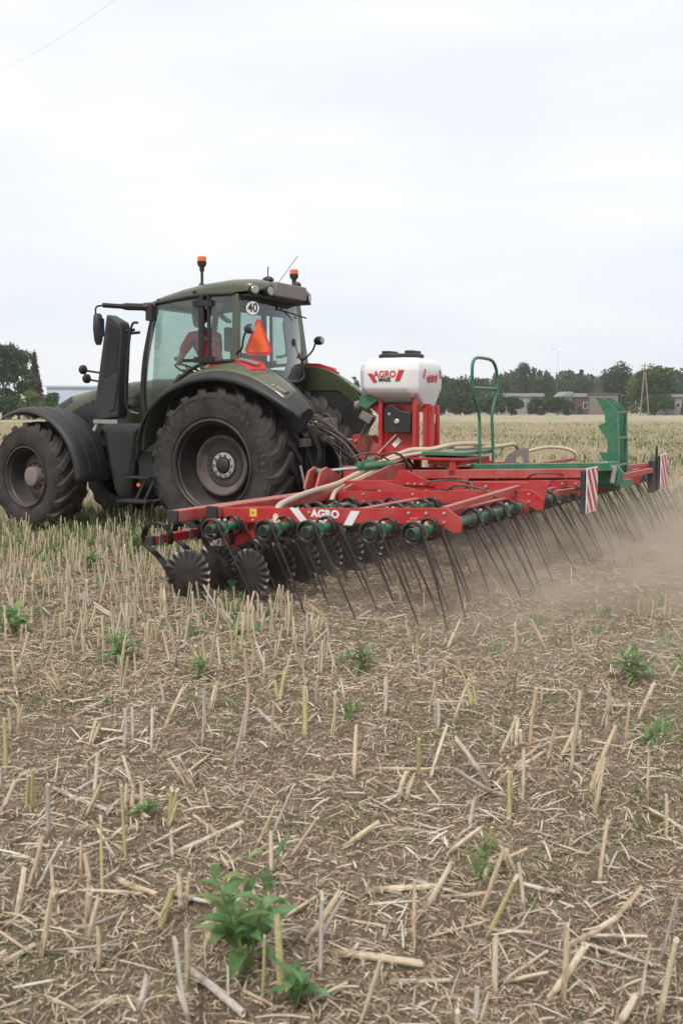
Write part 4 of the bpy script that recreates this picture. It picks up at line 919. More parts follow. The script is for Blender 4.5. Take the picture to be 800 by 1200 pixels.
while y>YR-.1:
    a=bpy.data.objects.new('spring_arm',AM); COL.objects.link(a); a.parent=HW_; a.location=(-1.66-OFF[0],y-OFF[1],.50)
    d=bpy.data.objects.new('wavy_disc',DM); COL.objects.link(d); d.parent=HW_; d.location=(-1.95-OFF[0],y-.02-OFF[1],.215); d.rotation_euler=(0,k*.7,R(8))
    h=bpy.data.objects.new('disc_hub',HM); COL.objects.link(h); h.parent=a; h.location=(-.20,-.04,-.335)
    c_=bpy.data.objects.new('arm_clamp',CLM); COL.objects.link(c_); c_.parent=a
    if y>-3.4:   # second gang, half a step over
        a=bpy.data.objects.new('spring_arm',AM); COL.objects.link(a); a.parent=HW_; a.location=(-2.14-OFF[0],y-.22-OFF[1],.50)
        d=bpy.data.objects.new('wavy_disc',DM); COL.objects.link(d); d.parent=HW_; d.location=(-2.43-OFF[0],y-.24-OFF[1],.225); d.rotation_euler=(0,k*.9,R(-8))
        h=bpy.data.objects.new('disc_hub',HM); COL.objects.link(h); h.parent=a; h.location=(-.20,-.04,-.335)
        c_=bpy.data.objects.new('arm_clamp',CLM); COL.objects.link(c_); c_.parent=a
    y-=.44; k+=1
m=MB(); m.beam((-2.14,4.0,.50),(-2.14,YR,.50),.075,.075)
hb(m,'disc_bar',REDD,bev=.006)
# extra fittings that crowd the middle of the frame
fx=random.Random(77)
for k in range(9):
    y=fx.uniform(-1.6,2.6); x=fx.uniform(-2.6,-3.9); z=zp(x)+.04
    m=MB(); m.tube(bez([(x,y,z),(x-.15,y+.1,z+.06),(x-.4,y+fx.uniform(-.3,.3),z+.04),(x-.6,y+fx.uniform(-.4,.4),z-.02)],6),.010,6); hb(m,'hydraulic_hose',HOSE)
for y in (1.75,-.9,-2.6):
    m=MB(); m.prism([(-2.0,.74),(-2.0,.86),(-2.5,.88),(-2.9,.80),(-2.9,.70),(-2.5,.78)],y-.008,y+.008); m.beam((-2.1,y,.79),(-2.1,y-.18,.79),.05,.09); hb(m,'frame_gusset',RED,bev=.002)
for y in (-2.9,):
    m=MB(); m.prism([(-3.05,.78),(-3.05,.84),(-3.95,.88),(-3.95,.80)],y-.03,y+.03); hb(m,'lengthwise_tube',REDD,bev=.004)
# centre frame and headstock
for y in (.33,-.33):
    m=MB(); m.beam((-1.45,y,.83),(-4.35,y,.93),.10,.10); hb(m,'centre_beam',REDD,bev=.006)
for y in (.10,-.10):
    m=MB(); m.prism([(-1.45,.60),(-1.45,1.28),(-1.55,1.30),(-1.62,1.22),(-2.0,1.02),(-2.15,.80),(-2.15,.60)],y-.008,y+.008); o=hb(m,'headstock_plate',REDD,bev=.002)
m=MB(); m.box((-1.40,.11,1.20),(.06,.012,.22)); m.box((-1.40,-.11,1.20),(.06,.012,.22)); m.prism([(-1.33,1.12),(-1.33,1.30),(-1.45,1.32),(-1.45,1.10)],.116,.13); hb(m,'top_link_bracket',RED,bev=.003)
b=MB(); b.lathe([(0,.02),(.018,.02),(.018,0)],(-1.39,.131,1.235),'y',12); b.cyl((-1.39,-.14,1.235),(-1.39,.14,1.235),.014,10); hb(b,'top_link_pin',BOLT)
m=MB(); m.beam((-1.5,.75,.66),(-1.5,-.75,.66),.12,.12)
for s in (1,-1):
    m.prism([(-1.38,.52),(-1.38,.72),(-1.56,.74),(-1.56,.52)],s*.42-.01,s*.42+.01); m.prism([(-1.44,.60),(-1.44,.95),(-1.6,.95),(-2.1,.8),(-2.1,.60)],s*.55-.008,s*.55+.008)
hb(m,'headstock_beam',REDD,bev=.005)
# folding arms of the left and right wing with gussets
for s in (1,-1):
    for y0,y1,x in ((1.95,.45,-1.95),):
        m=MB(); m.prism([(s*.45,.80),(s*.45,1.00),(s*.9,.98),(s*1.5,.88),(s*1.95,.80),(s*1.95,.76)],-2.20,-2.17,'yz'); m.prism([(s*1.35,.78),(s*1.40,.90),(s*1.72,1.0),(s*1.85,.96),(s*1.95,.78)],-1.72,-1.69,'yz'); m.prism([(s*1.35,.78),(s*1.40,.90),(s*1.72,1.0),(s*1.85,.96),(s*1.95,.78)],-1.86,-1.83,'yz'); hb(m,'folding_arm',REDD,bev=.003)
    m=MB(); m.cyl((-1.77,s*1.70,.945),(-2.0,s*1.30,.975),.020,12); o=hb(m,'cylinder_rod',CHROME)
    m=MB(); m.cyl((-2.0,s*1.30,.975),(-2.16,s*.75,1.0),.042,16); m.ball((-1.77,s*1.72,.945),.05,sc=(1,1,.8)); m.box((-1.77,s*1.70,.945),(.09,.08,.07)); m.box((-2.02,s*1.27,1.01),(.08,.09,.05)); hb(m,'fold_cylinder',GREEN,bev=.003)
    m=MB(); m.tube(bez([(-2.0,s*1.3,1.02),(-2.0,s*1.38,1.10),(-2.1,s*1.1,1.13),(-2.15,s*.8,1.04),(-2.1,s*.6,1.0)],6),.010,6); m.tube(bez([(-2.1,s*.9,1.05),(-2.2,s*1.0,1.12),(-2.25,s*.7,1.10),(-2.3,s*.5,.9)],6),.010,6); hb(m,'hydraulic_hose',HOSE)
for s in (1,-1):
    # inner lengthwise beam with gusset and strut on the wings
    y=s*1.28
    m=MB(); m.beam((-2.15,y,.80),(-4.05,y,.835),.012,.075); m.beam((-2.15,y-.03,.838),(-4.05,y-.03,.873),.06,.010); m.prism([(-2.42,.80),(-2.50,.96),(-2.58,.97),(-2.92,.83),(-2.92,.80)],y+.008,y+.022); o=hb(m,'wing_beam',RED,bev=.002)
    b=MB()
    for x in (-2.62,-2.70,-2.78,-3.5,-3.85,-3.95): b.lathe([(0,.034),(.012,.034),(.014,.03),(.014,.0)],(x,y+.006,.82),'y',6)
    hb(b,'beam_bolt',BOLT,o)
    m=MB(); m.prism([(-3.25,.90),(-3.32,.90),(-3.25,.70),(-3.15,.66),(-3.05,.66)],y+.03,y+.05); m.prism([(-4.25,.92),(-4.05,.92),(-3.95,.80),(-4.08,.60),(-4.18,.60)],s*1.55-.008,s*1.55+.008); hb(m,'wing_gusset',RED,bev=.002)
    m=MB(); m.beam((-4.16,s*4.0,.835),(-4.05,s*1.9,.865),.06,.05); hb(m,'diagonal_strut',REDD,bev=.005)
m=MB(); m.beam((-4.3,1.5,.80),(-4.42,1.0,.80),.05,.05); m.beam((-4.30,.42,.86),(-4.55,1.25,.86),.05,.06); m.beam((-4.5,-.3,.86),(-4.55,-2.1,.86),.05,.06); m.beam((-3.0,-3.7,.88),(-3.0,-.4,.88),.06,.05); hb(m,'rear_rail',REDD,bev=.004)
# seed tank
tank=MB()
def oct_(x0,x1,y0,y1,c,z): return [(x0+c,y0,z),(x1-c,y0,z),(x1,y0+c,z),(x1,y1-c,z),(x1-c,y1,z),(x0+c,y1,z),(x0,y1-c,z),(x0,y0+c,z)]
secs=[oct_(-2.27,-2.10,-.22,.06,.03,1.585),oct_(-2.28,-1.92,-.26,.12,.04,1.66),oct_(-2.30,-1.60,-.38,.41,.08,1.80),oct_(-2.31,-1.56,-.44,.45,.10,1.86),oct_(-2.32,-1.55,-.45,.46,.11,2.07),oct_(-2.30,-1.57,-.43,.44,.11,2.15),oct_(-2.24,-1.64,-.36,.36,.12,2.205),oct_(-2.2,-1.7,-.25,.25,.12,2.22)]
tank.loft(secs,caps=True,closed=True); to=hb(tank,'seed_tank',WHITE,bev=.04,smooth=50); to.modifiers['bevel'].segments=4; to.modifiers['bevel'].angle_limit=R(15)
m=MB(); m.lathe([(.0,2.215),(.24,2.215),(.27,2.225),(.27,2.262),(.24,2.27),(.0,2.27)],(-1.93,.0,0),'z',40)
for s in (1,-1): m.box((-1.93+s*.15,0.0,2.285),(.10,.26,.045))
hb(m,'tank_lid',BLACKP,to,bev=.006)
# tank logos
def slogo(q,k,cen,ex,sc,mat_text=None):
    ex=Vector(ex); ez=Vector((0,0,1)); nn_=ex.cross(ez); c0=Vector(cen)
    def quad(pts):
        q.add([c0+ex*a*sc+ez*b*sc+nn_*.002 for a,b in pts]+[c0+ex*a*sc+ez*b*sc-nn_*.004 for a,b in pts],[(0,1,2,3),(7,6,5,4),(0,4,5,1),(1,5,6,2),(2,6,7,3),(3,7,4,0)])
    quad([(-.37,.06),(-.27,.06),(-.16,-.10),(-.24,-.12)]); quad([(.30,.12),(.42,.12),(.32,-.09),(.22,-.09)])
    put_text(q,'AGRO',.17*sc,c0+ez*.04*sc,ex,ez,.004,.004*sc,1.0)
m=MB(); slogo(m,0,(-1.93,.4615,1.995),(-1,0,0),.60); lo=hb(m,'tank_logo',LOGOR,to,smooth=None)
m=MB(); put_text(m,'MASZ',.055,(-1.93,.4615,1.957),(-1,0,0),(0,0,1),.004,.002,1.1); hb(m,'logo_print',LOGOK,to,smooth=None)
m=MB(); slogo(m,0,(-2.3215,-.02,1.97),(0,-1,0),.42); put_text(m,'MASZ',.04,(-2.3215,-.02,1.945),(0,-1,0),(0,0,1),.004,.001,1.1)
m.box((-2.3215,.20,2.03),(.004,.035,.11),Euler((R(25),0,0)).to_matrix()); m.box((-2.3215,-.27,2.03),(.004,.035,.11),Euler((R(-25),0,0)).to_matrix()); hb(m,'tank_logo',LOGOR,to,smooth=None)
# tank stand
m=MB(); 
for x in (-1.80,-2.24): m.beam((x,.26,1.02),(x,.26,1.80),.05,.10,up=(0,1,0))
m.b2((-1.82,.20,1.02),(-2.22,.215,1.70)); m.b2((-1.76,-.3,1.78),(-2.28,.34,1.83)); m.beam((-2.36,.10,1.02),(-2.36,.06,1.66),.05,.05); m.b2((-2.352,-.12,1.03),(-2.34,.1,1.45)); m.b2((-2.30,.195,1.02),(-2.34,.10,1.62)); m.beam((-2.36,-.12,1.02),(-2.36,-.10,1.66),.04,.05); m.beam((-1.80,-.3,1.02),(-1.80,-.26,1.80),.05,.10,up=(0,1,0)); m.b2((-1.55,-.4,1.03),(-2.9,.40,1.06)); m.b2((-2.36,.08,1.62),(-2.24,.10,1.68))
m.beam((-2.0,.34,.86),(-2.0,.34,1.03),.08,.08); m.beam((-2.75,.34,.86),(-2.75,.34,1.03),.08,.08); m.beam((-2.0,-.34,.86),(-2.0,-.34,1.03),.08,.08)
hb(m,'tank_stand',RED,bev=.004)
m=MB(); m.prism([(-1.86,1.62),(-1.86,1.34),(-2.20,1.34),(-2.20,1.58),(-2.06,1.60),(-1.98,1.66),(-1.9,1.66)],.275,.33); o=hb(m,'metering_gearbox',BLACKP,bev=.01)
q=MB(); q.lathe([(0,.03),(.02,.03),(.032,.02),(.036,0)],(-2.03,.33,1.47),'y',16); q.box((-1.93,.335,1.56),(.03,.01,.03)); hb(q,'gearbox_knob',BOLT,o)
m=MB(); m.cyl((-1.84,.28,1.735),(-2.21,.28,1.735),.05,16); hb(m,'metering_roller',GREYM)
m=MB(); m.box((-1.98,.22,1.22),(.12,.02,.06),Euler((0,R(45),0)).to_matrix()); hb(m,'stand_sticker',LOGOW)
m=MB(); m.prism([(-1.55,1.78),(-1.78,1.80),(-1.78,1.72),(-1.62,1.62),(-1.50,1.66)],.15,.32); hb(m,'fan_guard',GREEN,bev=.004)
m=MB(); m.lathe([(0,-.05),(.05,-.05),(.06,0),(.05,.04),(0,.05)],(-1.48,.25,1.66),'x',14); m.box((-1.60,.24,1.52),(.16,.12,.10),Euler((0,R(-30),0)).to_matrix()); hb(m,'fan_motor',GREYM,bev=.006)
m=MB(); m.beam((-1.62,.2,1.70),(-1.80,.2,1.55),.08,.08); hb(m,'fan_bracket',RED,bev=.004)
m=MB(); m.tube(bez([(-1.66,.27,1.50),(-1.58,.27,1.40),(-1.52,.27,1.25),(-1.54,.27,1.05)],6),.016,8); m.tube(bez([(-1.70,.24,1.50),(-1.62,.23,1.40),(-1.57,.23,1.25),(-1.60,.23,1.05)],6),.016,8); m.tube(bez([(-1.9,.5,1.0),(-2.0,.55,1.1),(-2.15,.55,1.1),(-2.3,.5,.95)],6),.010,6); m.tube(bez([(-1.7,.6,.95),(-1.85,.7,1.1),(-2.0,.75,1.05),(-2.1,.7,.9)],6),.010,6); hb(m,'hydraulic_hose',HOSE)
m=MB(); m.ball((-1.80,.60,1.02),.05,sc=(1.3,1,.8)); m.box((-1.82,.62,1.0),(.18,.08,.06)); m.box((-1.95,.75,.98),(.12,.08,.08)); m.b2((-2.0,.22,1.08),(-2.2,.33,1.12)); hb(m,'valve_block',GREEN,bev=.006)
m=MB(); m.tube([(-1.78,.55,1.0),(-2.05,.40,1.32)],.006,5); hb(m,'calibration_rod',CREAM)
# cream seed hoses
for pts,r in (([(-2.9,-.8,1.16),(-2.75,-.4,1.20),(-2.6,0.0,1.20),(-2.41,.2,1.15),(-2.21,.35,1.14),(-2.08,.6,1.06),(-2.03,.9,.99),(-2.02,1.4,.90),(-2.08,1.9,.84),(-2.17,2.6,.81),(-2.34,3.3,.79),(-2.57,3.9,.77),(-2.77,4.26,.66)],.028),
              ([(-2.45,.15,1.10),(-2.25,.33,1.09),(-2.12,.6,1.01),(-2.08,.9,.95),(-2.07,1.4,.86),(-2.09,1.9,.79),(-2.23,2.3,.71),(-2.36,2.6,.58)],.025),
              ([(-2.5,.1,1.12),(-2.2,.45,1.08),(-2.06,.85,.98),(-2.12,1.02,.90),(-2.22,1.2,.77),(-2.35,1.4,.58)],.023),
              ([(-2.5,-.3,1.15),(-2.9,-.6,1.16),(-3.0,-1.0,1.18),(-2.9,-1.5,1.10),(-2.8,-2.2,.9),(-2.8,-2.8,.6)],.025),
              ([(-2.45,.1,1.0),(-2.62,.2,.95),(-2.75,.2,.80),(-2.9,.25,.68),(-3.2,.2,.66),(-3.4,.1,.55)],.025),
              ([(-2.9,-1.6,1.05),(-3.2,-1.9,1.12),(-3.5,-2.0,1.05),(-3.5,-2.1,.8)],.021)):
    m=MB(); m.tube(bez(pts,7),r,12); hb(m,'seed_hose',CREAM)
# loading platform, hoop rail, green lengthwise channel
m=MB(); m.b2((-2.36,.36,1.085),(-2.88,-.66,1.125)); m.b2((-2.36,.355,1.05),(-2.40,-.64,1.084)); o=hb(m,'loading_platform',GREEN,bev=.004)
m=MB(); m.b2((-2.42,.32,.98),(-2.84,-.60,1.046)); hb(m,'platform_beam',REDD,bev=.004)
m=MB(); m.tube(bez([(-2.90,-.10,.92),(-2.90,-.10,1.15),(-2.90,-.08,1.50),(-2.90,.02,1.66),(-2.90,.13,1.80),(-2.90,.17,2.0),(-2.90,.16,2.13),(-2.90,.06,2.20),(-2.90,-.20,2.21),(-2.90,-.48,2.19),(-2.90,-.62,2.10),(-2.90,-.66,1.98),(-2.90,-.63,1.80),(-2.90,-.53,1.64),(-2.90,-.50,1.50),(-2.90,-.55,1.15),(-2.90,-.56,.92)],5),.019,10); m.tube([(-2.90,.16,1.86),(-2.90,-.65,1.86)],.017,8); hb(m,'hoop_rail',GREEN)
m=MB(); m.beam((-2.85,0.0,.93),(-4.45,-.06,.985),.16,.09); 
ch=hb(m,'green_channel',GREEN,bev=.004)
m=MB()
for k in range(46): 
    t=k/46; m.box((-2.88-1.5*t,.055-.05*t,.978+.052*t),(.012,.03,.004))
hb(m,'tread_studs',STEEL,ch)
# green hooked ladder at the rear
def hx(u): return -4.42+(731-u)/92.0
def hzv(v): return .87+(552-v)/101.0
for yy,dx,dz in ((-.50,0,0),(-.92,0,0)):
    uv=[(732,557),(719,545),(711,526),(720,527),(720,514),(709,496),(717,492),(716,482),(706,463),(716,464),(729,479)]
    m=MB(); m.prism([(hx(a),hzv(b)) for a,b in uv],yy-.006,yy+.006); m.prism([(hx(732),hzv(555)),(hx(729),hzv(480)),(hx(729)-.012,hzv(480)),(hx(732)-.012,hzv(555))],yy-.03,yy+.03); hb(m,'hooked_plate',GREEN,bev=.002)
m=MB()
for v in (480,510,541,555): m.beam((hx(729.5+(v-480)*.03),-.5,hzv(v)),(hx(729.5+(v-480)*.03),-.92,hzv(v)),.03,.02)
m.beam((hx(708),-.5,hzv(464)),(hx(708),-.92,hzv(464)),.03,.015)
hb(m,'ladder_rung',GREYM,bev=.002)
m=MB(); m.prism([(-4.1,.80),(-4.1,.96),(-4.5,.99),(-4.56,.90),(-4.5,.76)],-.24,-.20); m.b2((-4.2,-.3,.72),(-4.5,-.96,.80)); m.box((-4.42,-.30,.98),(.10,.12,.10)); hb(m,'ladder_bracket',GREEN,bev=.004)
m=MB(); m.tube([(-4.35,-.18,1.00),(-4.47,-.15,.96),(-4.45,-.12,.80)],[.045,.035,.03],8); hb(m,'cast_hook',STEEL)
m=MB(); m.prism([(-2.95,.98),(-3.0,1.05),(-3.08,1.11),(-3.18,1.14),(-3.26,1.14),(-3.26,.92),(-3.20,.92),(-3.19,1.02),(-3.15,1.05),(-3.11,1.02),(-3.10,.92),(-2.98,.92)],-.82,-.81); hb(m,'toothed_sector',GREYM)
# warning boards
def clip_poly(poly,xmin,xmax,zmin,zmax):
    def cl(poly,ins,inter):
        o=[]
        for i in range(len(poly)):
            a,b=poly[i-1],poly[i]
            if ins(b):
                if not ins(a): o.append(inter(a,b))
                o.append(b)
            elif ins(a): o.append(inter(a,b))
        return o
    def ix(v): return lambda a,b:(v,a[1]+(b[1]-a[1])*(v-a[0])/(b[0]-a[0]))
    def iz(v): return lambda a,b:(a[0]+(b[0]-a[0])*(v-a[1])/(b[1]-a[1]),v)
    for f,g in ((lambda p:p[0]>=xmin,ix(xmin)),(lambda p:p[0]<=xmax,ix(xmax)),(lambda p:p[1]>=zmin,iz(zmin)),(lambda p:p[1]<=zmax,iz(zmax))):
        if len(poly)<3: return []
        poly=cl(poly,f,g)
    return poly
for (yc,zc,nm) in ((1.34,.83,'n'),(-2.12,.83,'f')):
    wdt,h=.40,.44; x=-4.62
    m=MB(); m.b2((x,yc-wdt/2,zc-h/2),(x+.012,yc+wdt/2,zc+h/2)); 
    o=hb(m,'warning_board',LOGOW,bev=.003)
    q=MB()
    for k in range(-3,4):
        c0=yc+k*.17; poly=clip_poly([(c0-.27,zc-h/2-.05),(c0-.185,zc-h/2-.05),(c0+.27,zc+h/2+.05),(c0+.185,zc+h/2+.05)],yc-wdt/2+.008,yc+wdt/2-.008,zc-h/2+.008,zc+h/2-.008)
        if len(poly)>=3: q.prism(poly,x-.003,x-.0008,'yz')
    hb(q,'red_stripe',LOGOR,o)
    q=MB(); q.b2((x+.02,yc-wdt/2-.0,zc-h/2),(x+.05,yc+wdt/2+.06,zc+h/2-.02)); q.beam((x+.05,yc,zc),(-4.45,yc,.84),.04,.04); hb(q,'board_backing',BLACKP,o,bev=.004)
    if nm=='f':
        q=MB(); q.b2((x+.05,yc+.18,zc-.25),(x+.12,yc+.40,zc+.15)); q.beam((x+.06,yc+.2,zc+.1),(x+.06,yc+.2,zc+.32),.03,.03); hb(q,'lamp_box',BLACKP,o,bev=.01)
# ================================================================== DRIVER
def skin(name,nodes,edges,mat,parent,sub=2,rootv=0):
    me=bpy.data.meshes.new(name); me.from_pydata([n[0] for n in nodes],edges,[]); me.materials.append(mat)
    o=bpy.data.objects.new(name,me); COL.objects.link(o); o.parent=parent
    md=o.modifiers.new('skin','SKIN'); md.use_smooth_shade=True
    for i,n in enumerate(nodes):
        sv=me.skin_vertices[0].data[i]; sv.radius=(n[1],n[1]) if not isinstance(n[1],tuple) else n[1]; sv.use_root=(i==rootv)
    s=o.modifiers.new('sub','SUBSURF'); s.levels=sub; s.render_levels=sub
    return o
SKINM=paint('skin',(0.50,0.29,0.21),0.5,0.0,up=0); SHIRT=paint('red shirt',(0.80,0.02,0.04),0.85,0.05,(0.5,0.1,0.1),up=0.0); TROUS=paint('dark trousers',(0.03,0.035,0.05),0.9,0.05); HAIR=paint('dark hair',(0.03,0.022,0.018),0.8,0.0,up=0)
DP=loc2w(.52,.18,1.93); DP=loc2w(.52,.28,1.93); DR=empty('person',(DP.x,DP.y,DP.z),TROT-R(24),'driver in red shirt with white back print, hands on the steering wheel in the cab','person')
o_=Vector((.52,.18,1.93))
def q_(x,y,z): return (Vector((x,y,z))-o_)[:]
nodes=[(q_(.55,.18,2.02),(.13,.15)),(q_(.66,.18,2.22),(.12,.15)),(q_(.78,.19,2.42),(.12,.17)),(q_(.84,.19,2.56),(.10,.13)),(q_(.88,.19,2.63),(.055,.055)),(q_(.92,.19,2.70),.055),
 (q_(.84,.36,2.54),.07),(q_(.94,.46,2.34),.052),(q_(1.02,.47,2.20),.043),(q_(1.14,.40,2.24),.036),(q_(1.24,.32,2.29),.027),
 (q_(.84,.02,2.54),.07),(q_(.96,-.08,2.34),.052),(q_(1.02,-.08,2.18),.043),(q_(1.14,-.02,2.22),.036),(q_(1.22,.04,2.27),.027),
 (q_(.60,.29,1.99),.10),(q_(.98,.34,2.02),.075),(q_(1.08,.34,1.62),.05),(q_(1.16,.34,1.53),.045),
 (q_(.60,.07,1.99),.10),(q_(.98,.02,2.02),.075),(q_(1.08,.02,1.62),.05),(q_(1.16,.02,1.53),.045)]
edges=[(0,1),(1,2),(2,3),(3,4),(4,5),(3,6),(6,7),(7,8),(8,9),(9,10),(3,11),(11,12),(12,13),(13,14),(14,15),(0,16),(16,17),(17,18),(18,19),(0,20),(20,21),(21,22),(22,23)]
skin('body',nodes,edges,SKINM,DR)
hd=MB(); hd.ball(q_(.96,.19,2.80),.105,20,14,(1.08,.82,1.15)); hd.ball(q_(1.02,.19,2.735),.07,14,10,(.9,.75,.8)); hd.ball(q_(1.075,.19,2.78),.016,8,6,(1.3,.8,1.4))
for s in (1,-1): hd.ball(q_(.95,.19+s*.088,2.785),.026,8,6,(.8,.4,1.2))
hd.build('head',SKINM,DR,smooth=180)
ha=MB(); ha.ball(q_(.94,.19,2.825),.113,20,14,(1.08,.86,1.08)); 
hb_=MB(); hb_.v=[p for p in ha.v]; hb_.f=[f for f in ha.f if not (sum(ha.v[i][0] for i in f)/len(f)>(1.0-o_.x) and sum(ha.v[i][2] for i in f)/len(f)<(2.86-o_.z)) and sum(ha.v[i][2] for i in f)/len(f)>(2.755-o_.z)]; hb_.m=[0]*len(hb_.f)
hb_.build('hair',HAIR,DR,smooth=180,solid=.01)
ey=MB()
for s in (1,-1): ey.ball(q_(1.055,.19+s*.034,2.805),.012,8,6)
ey.build('eyes',LOGOK,DR,smooth=180); mo=MB(); mo.ball(q_(1.068,.19,2.74),.02,8,6,(.35,1,.25)); mo.build('mouth',REDLENS,DR)
sh=[(q_(.56,.18,2.00),(.15,.175)),(q_(.66,.18,2.22),(.145,.175)),(q_(.78,.19,2.42),(.14,.19)),(q_(.845,.19,2.56),(.115,.15)),(q_(.875,.19,2.615),(.07,.075)),
 (q_(.84,.37,2.54),.088),(q_(.91,.44,2.40),.070),(q_(.945,.465,2.33),.066),(q_(.84,.01,2.54),.088),(q_(.93,-.06,2.40),.070),(q_(.965,-.085,2.33),.066)]
skin('shirt',sh,[(0,1),(1,2),(2,3),(3,4),(3,5),(5,6),(6,7),(3,8),(8,9),(9,10)],SHIRT,DR)
tr_=[(q_(.57,.18,2.0),(.14,.17)),(q_(.62,.29,1.98),.115),(q_(.99,.34,2.03),.09),(q_(1.07,.34,1.68),.065),(q_(.62,.07,1.98),.115),(q_(.99,.02,2.03),.09),(q_(1.07,.02,1.68),.065)]
skin('trousers',tr_,[(0,1),(1,2),(2,3),(0,4),(4,5),(5,6)],TROUS,DR)
def hand(base,sgn):
    b=Vector(base); m=MB(); m.ball(b+Vector((.045,0,.0)),.042,12,8,(1.15,.85,.5))
    for k in range(4):
        l=(.075,.085,.08,.062)[k]; y=(k-1.5)*.019; p0=b+Vector((.075,y,.005)); m.tube([p0,p0+Vector((l*.45,0,.012)),p0+Vector((l*.75,0,-.012)),p0+Vector((l*.6,0,-.04))],[.0095,.009,.008,.006],7)
    p0=b+Vector((.03,-sgn*.03,.0)); m.tube([p0,p0+Vector((.03,-sgn*.03,-.005)),p0+Vector((.06,-sgn*.03,-.02))],[.011,.010,.007],7)
    m.build('hand',SKINM,DR,smooth=180)
hand(q_(1.23,.32,2.29),1); hand(q_(1.21,.04,2.27),-1)
tx=MB(); put_text(tx,'Agro Te',.088,(0,0,.03),(1,0,0),(0,0,1),.004,.001); put_text(tx,'2023',.088,(0,0,-.06),(1,0,0),(0,0,1),.004,.001)
# print lies on the upper back
Mx=Matrix(((0,0.5,0),(0,0,0),(0,0,0)))
ex=Vector((0.28,-.96,0)).normalized(); nb=Vector((-.80,0,.55)); up=Vector((.42,0.05,.90)).normalized(); nn2=ex.cross(up)
c0=Vector(q_(.645,.205,2.44))+nn2*.035+Vector((.01,0,.03)); tx.v=[tuple(c0+ex*p[0]+up*p[2]-nn2*0+ (-nn2)*0 + Vector((0,0,0))+ (nn2*(-p[1]))) for p in tx.v]
tx.build('shirt_print',LOGOW,DR,smooth=None)
# ================================================================== STUBBLE, LITTER, WEEDS
STM=[STRAW,STRAWG,STRAWY]
def stalk_unit(mat,seed,n=9):
    """hollow cut stalk, unit height 1 along z, radius .06; a slight bend, a node, a ragged pale cut top"""
    r=random.Random(seed); m=MB(); bx=r.uniform(-.035,.035); by=r.uniform(-.03,.03); pts=[];rs=[]
    node=r.uniform(.3,.7); slant=r.uniform(.1,1); flat=r.uniform(.65,1)
    for i in range(8):
        t=i/7; rad=.062*(1.12-.2*t)*(1+.09*math.exp(-((t-node)/.04)**2))*(1+.05*math.sin(t*17+seed)); pts.append((bx*math.sin(t*PI)+by*t*t*.5+.002*math.sin(9*t+seed),by*math.sin(t*PI*.8)+.002*math.cos(11*t),t-.06)); rs.append(rad)
    m.tube(pts,rs,n,caps=False); b=len(m.v)-n
    for j in range(n):
        p=m.v[b+j]; m.v[b+j]=(p[0],p[1],p[2]+.05*slant*math.sin(j*2*PI/n+seed)+r.uniform(-.02,.02))
    top0=b; m.v=[(p[0],p[1]*flat,p[2]) for p in m.v]
    # a peeled strip of skin or leaf sheath hanging from the stalk
    if seed%2==0:
        a=r.uniform(0,6.28); z0=r.uniform(.35,.75); ca,sa=math.cos(a),math.sin(a); rows=[]
        for i in range(5):
            t=i/4; rr=.058+.16*t*t; z=z0-.30*t+.05*math.sin(t*3); rows.append([(rr*ca-sa*.03*(1-.6*t),rr*sa+ca*.03*(1-.6*t),z),(rr*ca+sa*.03*(1-.6*t),rr*sa-ca*.03*(1-.6*t),z)])
        m.loft(rows)
    if seed%3==0:   # frayed fibres at the cut
        for q_i in range(3):
            a=r.uniform(0,6.28); ca,sa=math.cos(a),math.sin(a); tx=bx*0; rows=[]
            for i in range(4):
                t=i/3; rr=.05+.10*t*t; z=.90+.16*t-.03*t*t; rows.append([(rr*ca-sa*.022*(1-.9*t)+by*.4,rr*sa+ca*.022*(1-.9*t),z),(rr*ca+sa*.022*(1-.9*t)+by*.4,rr*sa-ca*.022*(1-.9*t),z)])
            m.loft(rows)
    m.mi=1; ring=[m.v[top0+j] for j in range(n)]; c=[sum(p[k] for p in ring)/n for k in range(3)]
    inn=[tuple(c[k]+(p[k]-c[k])*.62 for k in range(3)) for p in ring]; dp=[(p[0],p[1],p[2]-.05) for p in inn]
    m.add(ring+inn+dp,[(j,(j+1)%n,n+(j+1)%n,n+j) for j in range(n)]+[(n+j,n+(j+1)%n,2*n+(j+1)%n,2*n+j) for j in range(n)]+[tuple(2*n+j for j in range(n))])
    return m.mesh('stubble_stalk',[mat,PITH],45)
UN={0:[stalk_unit(STALK,k) for k in range(8)],1:[stalk_unit(STALKG,k+20) for k in range(4)],2:[stalk_unit(STRAWY,k+40) for k in range(2)]}
LAB={0:('dry tan cut stalk standing upright in the foreground stubble','upright tan cut stalks in the foreground'),1:('grey weathered cut stalk standing in the foreground stubble','upright grey cut stalks in the foreground'),2:('yellow green cut stalk standing in the foreground stubble','yellow green cut stalks in the foreground')}
sr=random.Random(21); nst=0
def place_axis(me,p0,p1,rad,name,label,cat,group):
    p0=Vector(p0);p1=Vector(p1); d=p1-p0; L_=d.length
    o=bpy.data.objects.new(name,me); COL.objects.link(o); o.location=p0
    qd=d.to_track_quat('Z','Y') @ Euler((0,0,sr.uniform(0,6.28))).to_quaternion(); o.rotation_mode='QUATERNION'; o.rotation_quaternion=qd
    s=rad/.062; o.scale=(s,s,L_); tag(o,label,cat,group); return o
